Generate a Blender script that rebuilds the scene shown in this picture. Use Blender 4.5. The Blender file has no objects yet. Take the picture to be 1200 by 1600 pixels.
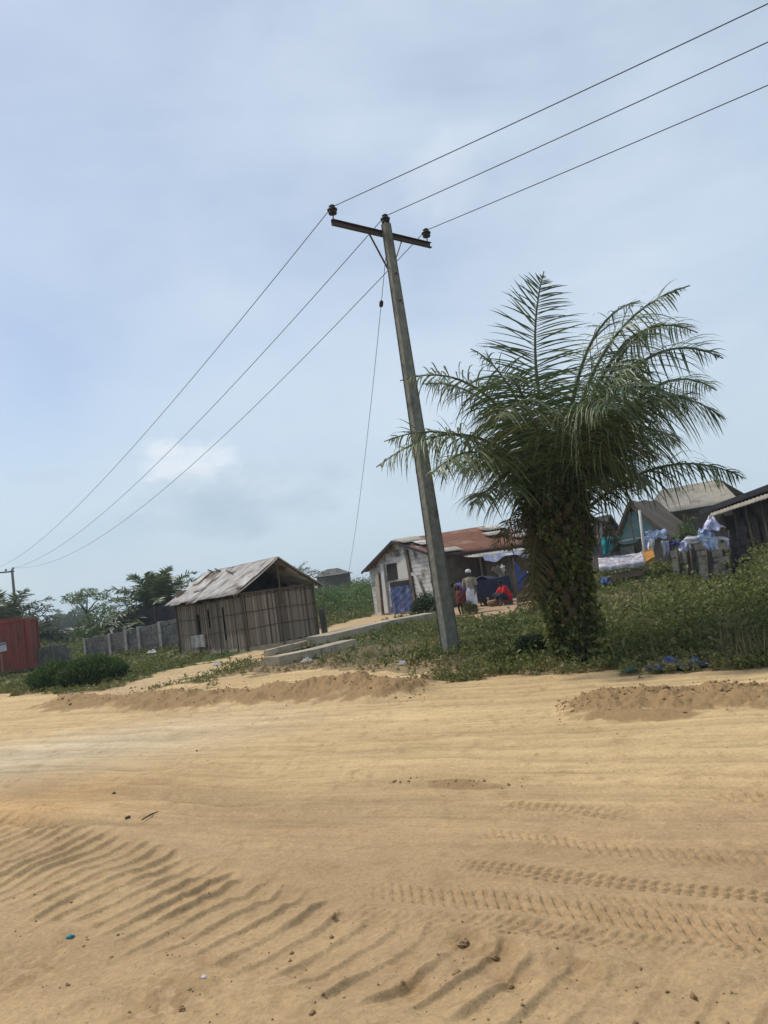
import bpy, bmesh, math, random
import numpy as np
from mathutils import Vector, Matrix
random.seed(7); RNG = np.random.default_rng(11)
PI = math.pi; R = math.radians
SC = bpy.context.scene; COL = SC.collection

# ------------------------------------------------------------------ camera
CAM_Z, FPX, PITCH, ROLL = 1.6, 1170.0, R(5.5), R(8.0)
F = Vector((0, math.cos(PITCH), math.sin(PITCH)))
U0 = Vector((0, -math.sin(PITCH), math.cos(PITCH))); X0 = Vector((1, 0, 0))
UP = U0*math.cos(ROLL) + X0*math.sin(ROLL)
RT = X0*math.cos(ROLL) - U0*math.sin(ROLL)
cam_d = bpy.data.cameras.new('camera'); cam = bpy.data.objects.new('camera', cam_d); COL.objects.link(cam)
cam.matrix_world = Matrix(((RT.x, UP.x, -F.x, 0), (RT.y, UP.y, -F.y, 0), (RT.z, UP.z, -F.z, CAM_Z), (0, 0, 0, 1)))
cam_d.sensor_fit = 'VERTICAL'; cam_d.sensor_height = 36; cam_d.lens = FPX/1600*36
cam_d.clip_start = 0.05; cam_d.clip_end = 9000
SC.camera = cam
SC.render.resolution_x = 768; SC.render.resolution_y = 1024
SC.view_settings.view_transform = 'Standard'; SC.view_settings.look = 'None'
SC.view_settings.exposure = 0.14; SC.view_settings.gamma = 1.0

# ------------------------------------------------------------------ light
SUN_AZ_VEC = Vector((-0.80, 0.42, 0)).normalized(); SUN_EL = R(56)
SUN_DIR = SUN_AZ_VEC*math.cos(SUN_EL) + Vector((0, 0, math.sin(SUN_EL)))
sl = bpy.data.lights.new('sun', 'SUN'); sl.energy = 2.6; sl.angle = R(3.0); sl.color = (1, 0.94, 0.84)
so = bpy.data.objects.new('sun', sl); COL.objects.link(so)
so.rotation_euler = SUN_DIR.to_track_quat('Z', 'Y').to_euler()

def build_world():
    w = bpy.data.worlds.new('World'); SC.world = w; w.use_nodes = True
    nt = w.node_tree; N = nt.nodes; L = nt.links; N.clear()
    out = N.new('ShaderNodeOutputWorld'); bg = N.new('ShaderNodeBackground')
    sky = N.new('ShaderNodeTexSky'); sky.sky_type = 'NISHITA'; sky.sun_disc = False
    sky.sun_elevation = SUN_EL; sky.sun_rotation = math.atan2(SUN_AZ_VEC.x, SUN_AZ_VEC.y)
    sky.air_density = 1.0; sky.dust_density = 1.5; sky.ozone_density = 2.0
    tc = N.new('ShaderNodeTexCoord')
    # stretched cloud coordinates (flatter towards the horizon)
    mp = N.new('ShaderNodeMapping'); mp.inputs['Scale'].default_value = (1.6, 1.6, 4.2); L.new(tc.outputs['Generated'], mp.inputs[0])
    n1 = N.new('ShaderNodeTexNoise'); n1.inputs['Scale'].default_value = 1.3; n1.inputs['Detail'].default_value = 7; n1.inputs['Roughness'].default_value = 0.5
    n1.inputs['Distortion'].default_value = 0.5
    L.new(mp.outputs[0], n1.inputs['Vector'])
    r1 = N.new('ShaderNodeMapRange'); r1.inputs[1].default_value = 0.30; r1.inputs[2].default_value = 0.72; L.new(n1.outputs['Fac'], r1.inputs[0])
    sep = N.new('ShaderNodeSeparateXYZ'); L.new(tc.outputs['Generated'], sep.inputs[0])
    # veil is thicker to the right (east) and thinner up on the left
    sx = N.new('ShaderNodeMath'); sx.operation = 'MULTIPLY_ADD'; sx.inputs[1].default_value = 0.45; sx.inputs[2].default_value = 0.47; L.new(sep.outputs[0], sx.inputs[0])
    sz = N.new('ShaderNodeMath'); sz.operation = 'MULTIPLY_ADD'; sz.inputs[1].default_value = -0.32; L.new(sep.outputs[2], sz.inputs[0]); L.new(sx.outputs[0], sz.inputs[2])
    v = N.new('ShaderNodeMath'); v.operation = 'MULTIPLY_ADD'; v.inputs[1].default_value = 0.42; v.use_clamp = True
    L.new(r1.outputs[0], v.inputs[0]); L.new(sz.outputs[0], v.inputs[2])
    lowr = N.new('ShaderNodeMapRange'); lowr.inputs[1].default_value = 0.0; lowr.inputs[2].default_value = 0.28; lowr.inputs[3].default_value = 0.6; lowr.inputs[4].default_value = 0.0; L.new(sep.outputs[2], lowr.inputs[0])
    v0 = v; v = N.new('ShaderNodeMath'); v.operation = 'ADD'; v.use_clamp = True; L.new(v0.outputs[0], v.inputs[0]); L.new(lowr.outputs[0], v.inputs[1])
    hs = N.new('ShaderNodeVectorMath'); hs.operation = 'SCALE'; hs.inputs['Scale'].default_value = 0.105
    L.new(sky.outputs[0], hs.inputs[0])
    # cloud veil colour, greyer near the horizon
    rz = N.new('ShaderNodeMapRange'); rz.inputs[1].default_value = 0.0; rz.inputs[2].default_value = 0.30; L.new(sep.outputs[2], rz.inputs[0])
    vc = N.new('ShaderNodeMix'); vc.data_type = 'RGBA'; vc.inputs[6].default_value = (0.47, 0.575, 0.645, 1); vc.inputs[7].default_value = (0.54, 0.64, 0.745, 1)
    L.new(rz.outputs[0], vc.inputs[0])
    m1 = N.new('ShaderNodeMix'); m1.data_type = 'RGBA'; L.new(v.outputs[0], m1.inputs[0]); L.new(hs.outputs[0], m1.inputs[6]); L.new(vc.outputs[2], m1.inputs[7])
    last = m1.outputs[2]
    # a few low cumulus banks: (pixel direction, radius, colour)
    def blob(last, px, py, rad, flat, color, thr, amt, sc, seed, wd=0.12):
        d = (F*FPX + RT*(px-600) + UP*(800-py)).normalized()
        sub = N.new('ShaderNodeVectorMath'); sub.operation = 'SUBTRACT'; sub.inputs[1].default_value = d; L.new(tc.outputs['Generated'], sub.inputs[0])
        sm = N.new('ShaderNodeVectorMath'); sm.operation = 'MULTIPLY'; sm.inputs[1].default_value = (1, 1, flat); L.new(sub.outputs[0], sm.inputs[0])
        ln = N.new('ShaderNodeVectorMath'); ln.operation = 'LENGTH'; L.new(sm.outputs[0], ln.inputs[0])
        g = N.new('ShaderNodeMapRange'); g.inputs[1].default_value = 0; g.inputs[2].default_value = rad; g.inputs[3].default_value = 1; g.inputs[4].default_value = 0; L.new(ln.outputs['Value'], g.inputs[0])
        n = N.new('ShaderNodeTexNoise'); n.noise_dimensions = '4D'; n.inputs['W'].default_value = seed; n.inputs['Scale'].default_value = sc; n.inputs['Detail'].default_value = 8; n.inputs['Roughness'].default_value = 0.55
        mpp = N.new('ShaderNodeMapping'); mpp.inputs['Scale'].default_value = (1, 1, 1.8); L.new(tc.outputs['Generated'], mpp.inputs[0]); L.new(mpp.outputs[0], n.inputs['Vector'])
        a = N.new('ShaderNodeMath'); a.operation = 'MULTIPLY_ADD'; a.inputs[1].default_value = 0.42; L.new(g.outputs[0], a.inputs[0]); L.new(n.outputs['Fac'], a.inputs[2])
        s = N.new('ShaderNodeMapRange'); s.inputs[1].default_value = thr; s.inputs[2].default_value = thr+wd; s.inputs[4].default_value = amt; L.new(a.outputs[0], s.inputs[0])
        gm = N.new('ShaderNodeMath'); gm.operation = 'MULTIPLY'; gm.use_clamp = True
        g2 = N.new('ShaderNodeMath'); g2.operation = 'MULTIPLY'; g2.use_clamp = True; g2.inputs[1].default_value = 4.0; L.new(g.outputs[0], g2.inputs[0])
        L.new(s.outputs[0], gm.inputs[0]); L.new(g2.outputs[0], gm.inputs[1])
        m = N.new('ShaderNodeMix'); m.data_type = 'RGBA'; m.inputs[7].default_value = (*color, 1)
        L.new(gm.outputs[0], m.inputs[0]); L.new(last, m.inputs[6]); return m.outputs[2]
    last = blob(last, 300, 728, 0.12, 2.2, (0.68, 0.73, 0.785), 0.655, 0.75, 18, 1.3, .18)
    last = blob(last, 400, 760, 0.12, 2.6, (0.64, 0.70, 0.76), 0.70, 0.45, 16, 3.3, .22)
    last = blob(last, 365, 786, 0.20, 3.2, (0.33, 0.43, 0.53), 0.60, 0.68, 9, 4.1, .28)
    last = blob(last, 180, 845, 0.24, 4.0, (0.40, 0.51, 0.61), 0.64, 0.38, 8, 7.7, .3)
    last = blob(last, 650, 750, 0.16, 4.0, (0.42, 0.52, 0.62), 0.66, 0.3, 9, 7.9, .25)
    last = blob(last, 1170, 600, 0.24, 1.6, (0.42, 0.52, 0.62), 0.64, 0.40, 6, 2.2, .3)
    last = blob(last, 90, 742, 0.09, 6.0, (0.44, 0.53, 0.63), 0.66, 0.3, 12, 9.2, .2)
    last = blob(last, 220, 310, 0.40, 1.3, (0.60, 0.69, 0.78), 0.56, 0.30, 4, 5.5, .5)
    last = blob(last, 720, 300, 0.45, 1.2, (0.64, 0.71, 0.79), 0.54, 0.50, 4, 6.5, .5)
    last = blob(last, 700, 240, 0.14, 1.4, (0.68, 0.73, 0.80), 0.66, 0.35, 9, 16.5, .28)
    last = blob(last, 440, 600, 0.34, 1.8, (0.59, 0.67, 0.745), 0.56, 0.45, 4, 26.5, .5)
    bg.inputs['Strength'].default_value = 1.12
    L.new(last, bg.inputs['Color'])
    L.new(bg.outputs[0], out.inputs[0])
build_world()

# ------------------------------------------------------------------ noise + terrain
def _hash(ix, iy, s):
    n = (ix.astype(np.int64)*374761393 + iy.astype(np.int64)*668265263 + s*1442695041) & 0x7fffffff
    n = ((n ^ (n >> 13))*1274126177) & 0x7fffffff
    return ((n ^ (n >> 16)) & 0xffff)/65535.0
def vn(x, y, s=0):
    x = np.asarray(x, float); y = np.asarray(y, float)
    ix = np.floor(x); iy = np.floor(y); fx = x-ix; fy = y-iy
    fx = fx*fx*(3-2*fx); fy = fy*fy*(3-2*fy)
    a = _hash(ix, iy, s); b = _hash(ix+1, iy, s); c = _hash(ix, iy+1, s); d = _hash(ix+1, iy+1, s)
    return (a*(1-fx)+b*fx)*(1-fy) + (c*(1-fx)+d*fx)*fy - 0.5
def fbm(x, y, o=4, s=0, g=0.5):
    t = 0; a = 1.0
    for k in range(o):
        t = t + a*vn(x*2**k, y*2**k, s+k*17); a *= g
    return t
def sst(e0, e1, x):
    t = np.clip((np.asarray(x, float)-e0)/(e1-e0), 0, 1); return t*t*(3-2*t)
def hill(x, y):
    x = np.asarray(x, float); y = np.asarray(y, float)
    h = 0.85*sst(17, 34, y)*sst(5, 13, x)
    h = h + 0.30*sst(9.5, 14, y+0.9*x-10.0+0*x)*0
    h = h + 0.35*sst(25, 31, y)*sst(1.0, 3.5, x)*(1-sst(5, 13, x))*0.6
    h = h + 0.10*fbm(x*0.13+3, y*0.13, 2, 5)*sst(8, 20, np.hypot(x, y))
    h = h + 1.5*fbm(x*0.012+9, y*0.012, 3, 8)*sst(60, 200, np.hypot(x, y))
    return h
def ray(px, py): return (F*FPX + RT*(px-600) + UP*(800-py))
def G(px, py, dz=0.0):
    "ground point seen at a pixel"
    d = ray(px, py); z = 0.0; p = None
    for i in range(25):
        t = (z+dz-CAM_Z)/min(d.z, -1e-3)
        x, y = d.x*t, d.y*t
        z = 0.5*z + 0.5*float(hill(x, y))
    return Vector((x, y, float(hill(x, y))))
def D(px, py, Y):
    d = ray(px, py); t = Y/d.y
    return Vector((d.x*t, Y, CAM_Z + d.z*t))
def gz(x, y): return float(hill(x, y))

# ------------------------------------------------------------------ materials
def mat(name, c1, c2=None, scale=6.0, rough=0.85, bump=0.3, bscale=None, stretch=(1, 1, 1), thr=(0.35, 0.65), c3=None, c3scale=2.0, c3thr=(0.5, 0.65), metal=0.0, spec=0.25, tint=None, trans=0.0, coord='Object', bdist=0.02):
    m = bpy.data.materials.new(name); m.use_nodes = True
    nt = m.node_tree; N = nt.nodes; L = nt.links
    bs = N['Principled BSDF']; bs.inputs['Roughness'].default_value = rough; bs.inputs['Metallic'].default_value = metal
    bs.inputs['Specular IOR Level'].default_value = spec
    tc = N.new('ShaderNodeTexCoord'); mp = N.new('ShaderNodeMapping'); mp.inputs['Scale'].default_value = stretch
    L.new(tc.outputs[coord], mp.inputs[0])
    c2 = c2 or tuple(min(1, v*0.7) for v in c1)
    n = N.new('ShaderNodeTexNoise'); n.inputs['Scale'].default_value = scale; n.inputs['Detail'].default_value = 6; n.inputs['Roughness'].default_value = 0.6
    L.new(mp.outputs[0], n.inputs['Vector'])
    mr = N.new('ShaderNodeMapRange'); mr.inputs[1].default_value = thr[0]; mr.inputs[2].default_value = thr[1]; L.new(n.outputs['Fac'], mr.inputs[0])
    mx = N.new('ShaderNodeMix'); mx.data_type = 'RGBA'; mx.inputs[6].default_value = (*c1, 1); mx.inputs[7].default_value = (*c2, 1); L.new(mr.outputs[0], mx.inputs[0])
    col = mx.outputs[2]
    if c3:
        n3 = N.new('ShaderNodeTexNoise'); n3.inputs['Scale'].default_value = c3scale; n3.inputs['Detail'].default_value = 5
        L.new(mp.outputs[0], n3.inputs['Vector'])
        r3 = N.new('ShaderNodeMapRange'); r3.inputs[1].default_value = c3thr[0]; r3.inputs[2].default_value = c3thr[1]; L.new(n3.outputs['Fac'], r3.inputs[0])
        m3 = N.new('ShaderNodeMix'); m3.data_type = 'RGBA'; m3.inputs[7].default_value = (*c3, 1); L.new(col, m3.inputs[6]); L.new(r3.outputs[0], m3.inputs[0]); col = m3.outputs[2]
    if tint:
        at = N.new('ShaderNodeAttribute'); at.attribute_name = 'tint'
        cr = N.new('ShaderNodeValToRGB'); e = cr.color_ramp.elements
        e[0].position = 0; e[0].color = (*tint[0], 1); e[1].position = 1; e[1].color = (*tint[-1], 1)
        for i, t in enumerate(tint[1:-1]):
            q = e.new((i+1)/(len(tint)-1)); q.color = (*t, 1)
        L.new(at.outputs['Fac'], cr.inputs[0]); col = cr.outputs[0]
    L.new(col, bs.inputs['Base Color'])
    if bump:
        nb = N.new('ShaderNodeTexNoise'); nb.inputs['Scale'].default_value = bscale or scale*3; nb.inputs['Detail'].default_value = 5
        L.new(mp.outputs[0], nb.inputs['Vector'])
        b = N.new('ShaderNodeBump'); b.inputs['Strength'].default_value = bump; b.inputs['Distance'].default_value = bdist
        L.new(nb.outputs['Fac'], b.inputs['Height']); L.new(b.outputs[0], bs.inputs['Normal'])
    if trans:
        tr = N.new('ShaderNodeBsdfTranslucent'); L.new(col, tr.inputs[0])
        ms = N.new('ShaderNodeMixShader'); ms.inputs[0].default_value = trans
        L.new(bs.outputs[0], ms.inputs[1]); L.new(tr.outputs[0], ms.inputs[2]); L.new(ms.outputs[0], N['Material Output'].inputs[0])
    return m
M = {}
M['concrete'] = mat('pole_concrete', (0.24, 0.235, 0.20), (0.15, 0.15, 0.125), 7, 0.9, 0.5, 30, c3=(0.08, 0.085, 0.07), c3scale=3, c3thr=(0.55, 0.75))
M['iron'] = mat('dark_iron', (0.055, 0.05, 0.055), (0.09, 0.06, 0.045), 15, 0.6, 0.2)
M['ceramic'] = mat('dark_porcelain', (0.014, 0.013, 0.016), (0.024, 0.02, 0.022), 9, 0.4, 0, spec=0.35)
M['wire'] = mat('aluminium_cable', (0.09, 0.10, 0.115), (0.06, 0.07, 0.08), 9, 0.5, 0)
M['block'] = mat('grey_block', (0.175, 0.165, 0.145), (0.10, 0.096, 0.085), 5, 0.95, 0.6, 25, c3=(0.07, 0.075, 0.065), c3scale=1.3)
M['block_pale'] = mat('pale_block', (0.36, 0.35, 0.31), (0.22, 0.21, 0.19), 5, 0.95, 0.6, 25)  # paler blocks of the pilasters, also used for the hanging sheet
M['slab'] = mat('worn_concrete', (0.44, 0.37, 0.28), (0.32, 0.265, 0.19), 3, 0.9, 0.4, 22, c3=(0.22, 0.19, 0.14), c3scale=1.6, c3thr=(0.58, 0.72))
M['bamboo'] = mat('split_bamboo', (0.25, 0.20, 0.145), (0.15, 0.115, 0.08), 5, 0.9, 0.4, stretch=(6, 6, 0.35), tint=[(0.10, 0.078, 0.056), (0.20, 0.156, 0.112), (0.27, 0.213, 0.156), (0.37, 0.295, 0.22)])
M['pole_wood'] = mat('weathered_wood', (0.14, 0.11, 0.08), (0.075, 0.058, 0.042), 6, 0.9, 0.4, stretch=(5, 5, 0.5))
M['plank'] = mat('sawn_timber', (0.30, 0.20, 0.11), (0.18, 0.12, 0.07), 6, 0.85, 0.3, stretch=(4, 4, 1))
M['zinc'] = mat('weathered_zinc', (0.58, 0.55, 0.51), (0.38, 0.33, 0.285), 3, 0.6, 0.2, c3=(0.16, 0.11, 0.08), c3scale=1.6, c3thr=(0.52, 0.66), metal=0.0, spec=0.35)
M['rust'] = mat('rusty_sheet', (0.20, 0.085, 0.05), (0.14, 0.06, 0.038), 2.5, 0.8, 0.2, c3=(0.26, 0.17, 0.12), c3scale=0.9, c3thr=(0.55, 0.7))
M['palezinc'] = mat('pale_roofing', (0.36, 0.33, 0.27), (0.28, 0.25, 0.20), 2.0, 0.7, 0.2, c3=(0.20, 0.17, 0.13), c3scale=1.2, c3thr=(0.56, 0.7))
M['whitewash'] = mat('flaking_whitewash', (0.60, 0.59, 0.57), (0.42, 0.40, 0.37), 3, 0.9, 0.4, 16, c3=(0.17, 0.145, 0.12), c3scale=1.4, c3thr=(0.5, 0.64))
M['mud'] = mat('brown_mud_wall', (0.115, 0.095, 0.07), (0.075, 0.06, 0.045), 3, 0.95, 0.4, c3=(0.16, 0.14, 0.11), c3scale=1.1)
M['dark'] = mat('painted_interior_shade', (0.018, 0.016, 0.014), (0.028, 0.024, 0.02), 4, 0.95, 0.2)  # near-black colour stands in for the shade inside rooms
M['bluetarp'] = mat('blue_tarpaulin', (0.06, 0.085, 0.22), (0.025, 0.035, 0.10), 3, 0.5, 0.8, 6, c3=(0.16, 0.18, 0.27), c3scale=2.2, c3thr=(0.52, 0.68))
M['cyantarp'] = mat('pale_green_tarpaulin', (0.22, 0.34, 0.31), (0.15, 0.25, 0.24), 3, 0.6, 0.5, 6, c3=(0.22, 0.37, 0.55), c3scale=0.9, c3thr=(0.52, 0.6))
M['flagblue'] = mat('blue_cloth', (0.06, 0.13, 0.48), (0.045, 0.10, 0.36), 3, 0.8, 0.3, trans=0.25)
M['navy'] = mat('navy_cover', (0.012, 0.018, 0.045), (0.02, 0.028, 0.055), 5, 0.6, 0.4)
M['red'] = mat('red_cloth', (0.55, 0.018, 0.02), (0.38, 0.012, 0.015), 5, 0.8, 0.3)
M['maroon'] = mat('maroon_cloth', (0.16, 0.035, 0.03), (0.10, 0.02, 0.02), 5, 0.85, 0.2)
M['white'] = mat('white_cloth', (0.72, 0.70, 0.72), (0.52, 0.50, 0.56), 5, 0.85, 0.3)
M['lilac'] = mat('lilac_white_cloth', (0.60, 0.60, 0.76), (0.40, 0.40, 0.60), 7, 0.85, 0.3, c3=(0.75, 0.74, 0.8), c3scale=4)
M['paleblue'] = mat('pale_blue_cloth', (0.46, 0.58, 0.78), (0.34, 0.40, 0.62), 9, 0.85, 0.3, c3=(0.70, 0.72, 0.78), c3scale=6)
M['teal'] = mat('teal_cloth', (0.02, 0.30, 0.30), (0.015, 0.18, 0.22), 5, 0.8, 0.3)
M['beige'] = mat('beige_cloth', (0.33, 0.28, 0.20), (0.22, 0.18, 0.13), 6, 0.85, 0.2)
M['violet'] = mat('violet_cloth', (0.10, 0.09, 0.25), (0.06, 0.055, 0.15), 6, 0.85, 0.2)
M['skin'] = mat('brown_skin', (0.085, 0.045, 0.028), (0.065, 0.034, 0.02), 6, 0.55, 0)
M['hair'] = mat('black_hair', (0.012, 0.010, 0.009), None, 9, 0.8, 0.3)
M['mattress'] = mat('printed_mattress_cloth', (0.46, 0.43, 0.45), (0.22, 0.20, 0.25), 9, 0.9, 0.3, c3=(0.62, 0.60, 0.58), c3scale=5)
M['foam'] = mat('orange_foam', (0.40, 0.19, 0.04), (0.28, 0.13, 0.03), 7, 0.9, 0.4)
M['container'] = mat('faded_red_paint', (0.26, 0.065, 0.045), (0.19, 0.05, 0.036), 1.6, 0.7, 0.15, stretch=(1, 1, 0.35), c3=(0.13, 0.055, 0.035), c3scale=2.4, c3thr=(0.52, 0.68))
M['tarblack'] = mat('black_sheeting', (0.022, 0.021, 0.026), (0.035, 0.032, 0.036), 3, 0.7, 0.3)
M['signboard'] = mat('sign_board_paint', (0.50, 0.52, 0.55), (0.36, 0.38, 0.42), 8, 0.6, 0.1)
M['signblue'] = mat('sign_blue_band', (0.10, 0.16, 0.30), None, 8, 0.6, 0.1)
M['thatch'] = mat('palm_thatch', (0.15, 0.12, 0.095), (0.085, 0.068, 0.055), 6, 0.95, 0.6, stretch=(1, 1, 3), tint=[(0.09, 0.072, 0.055), (0.19, 0.155, 0.12), (0.29, 0.24, 0.19)])
M['bark'] = mat('palm_bark', (0.10, 0.085, 0.05), (0.05, 0.045, 0.028), 7, 0.95, 0.8, 20)
M['bark2'] = mat('tree_bark', (0.12, 0.10, 0.075), (0.07, 0.058, 0.045), 6, 0.95, 0.6)
M['rachis'] = mat('frond_stem', (0.10, 0.105, 0.045), (0.07, 0.08, 0.035), 4, 0.6, 0)
M['frond'] = mat('frond_leaflets', (0.03, 0.05, 0.02), None, rough=0.45, bump=0, spec=0.4, trans=0.25, tint=[(0.025, 0.05, 0.018), (0.062, 0.10, 0.036), (0.13, 0.168, 0.068), (0.25, 0.26, 0.135)])
M['dryfrond'] = mat('dry_frond', (0.1, 0.08, 0.04), None, rough=0.8, bump=0, trans=0.12, tint=[(0.04, 0.04, 0.018), (0.09, 0.08, 0.035), (0.16, 0.125, 0.065)])
M['vine'] = mat('vine_leaves', (0.03, 0.06, 0.02), None, rough=0.6, bump=0, trans=0.35, tint=[(0.035, 0.055, 0.016), (0.10, 0.13, 0.035), (0.19, 0.205, 0.06), (0.28, 0.27, 0.10)])
M['weed'] = mat('weed_leaves', (0.05, 0.09, 0.03), None, rough=0.6, bump=0, trans=0.3, tint=[(0.038, 0.058, 0.015), (0.095, 0.122, 0.028), (0.16, 0.18, 0.045), (0.23, 0.205, 0.08), (0.29, 0.22, 0.13)])
M['bushleaf'] = mat('bush_leaves', (0.03, 0.07, 0.02), None, rough=0.6, bump=0, trans=0.25, tint=[(0.014, 0.032, 0.010), (0.03, 0.058, 0.018), (0.055, 0.088, 0.028), (0.085, 0.115, 0.04)])
M['farleaf'] = mat('distant_leaves', (0.05, 0.08, 0.03), None, rough=0.7, bump=0, trans=0.25, tint=[(0.04, 0.075, 0.02), (0.08, 0.135, 0.03), (0.13, 0.19, 0.05), (0.19, 0.24, 0.08)])
M['grasspale'] = mat('dry_grass', (0.2, 0.17, 0.09), None, rough=0.8, bump=0, trans=0.2, tint=[(0.06, 0.075, 0.028), (0.13, 0.12, 0.055), (0.24, 0.19, 0.105)])
M['clod'] = mat('sand_clod', (0.30, 0.20, 0.105), (0.22, 0.14, 0.07), 9, 0.95, 0.4)
M['stick'] = mat('dry_stick', (0.10, 0.07, 0.05), None, 9, 0.9, 0.3)
M['litter_w'] = mat('white_plastic_litter', (0.62, 0.60, 0.58), (0.42, 0.40, 0.38), 20, 0.6, 0.4)
M['litter_b'] = mat('blue_plastic_sheet', (0.03, 0.10, 0.33), (0.02, 0.05, 0.16), 14, 0.5, 0.5)
M['litter_t'] = mat('turquoise_plastic', (0.04, 0.26, 0.30), (0.03, 0.16, 0.18), 14, 0.5, 0.4)

# ------------------------------------------------------------------ object helpers
def tag(o, label=None, cat=None, group=None, kind=None):
    if label: o['label'] = label
    if cat: o['category'] = cat
    if group: o['group'] = group
    if kind: o['kind'] = kind
    return o
def empty(name, loc, label, cat, group=None, rz=0):
    o = bpy.data.objects.new(name, None); COL.objects.link(o); o.location = loc; o.rotation_euler = (0, 0, rz)
    o.empty_display_size = 0.2
    bpy.context.view_layer.update()
    return tag(o, label, cat, group)
def rawmesh(name, V, Fc, m, parent=None, tint=None, smooth=False, world=True):
    "V, Fc numpy arrays (quads or tris), world coordinates"
    me = bpy.data.meshes.new(name); V = np.asarray(V, np.float32); Fc = np.asarray(Fc, np.int32)
    k = Fc.shape[1]
    me.vertices.add(len(V)); me.vertices.foreach_set('co', V.ravel())
    me.loops.add(Fc.size); me.loops.foreach_set('vertex_index', Fc.ravel())
    me.polygons.add(len(Fc)); me.polygons.foreach_set('loop_start', np.arange(0, Fc.size, k, dtype=np.int32))
    if smooth: me.polygons.foreach_set('use_smooth', np.ones(len(Fc), bool))
    me.update(calc_edges=True)
    if tint is not None:
        a = me.attributes.new('tint', 'FLOAT', 'POINT'); a.data.foreach_set('value', np.asarray(tint, np.float32))
    o = bpy.data.objects.new(name, me); COL.objects.link(o); me.materials.append(m)
    attach(o, parent); return o
def attach(o, parent):
    if parent is not None:
        o.parent = parent
        mw = Matrix.Identity(4)
        p = parent; ch = []
        while p: ch.append(p); p = p.parent
        for q in reversed(ch): mw = mw @ Matrix.LocRotScale(q.location, q.rotation_euler, q.scale)
        # mesh data go into the parent's frame so that the object keeps an identity local transform
        if o.data: o.data.transform(mw.inverted())
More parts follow.
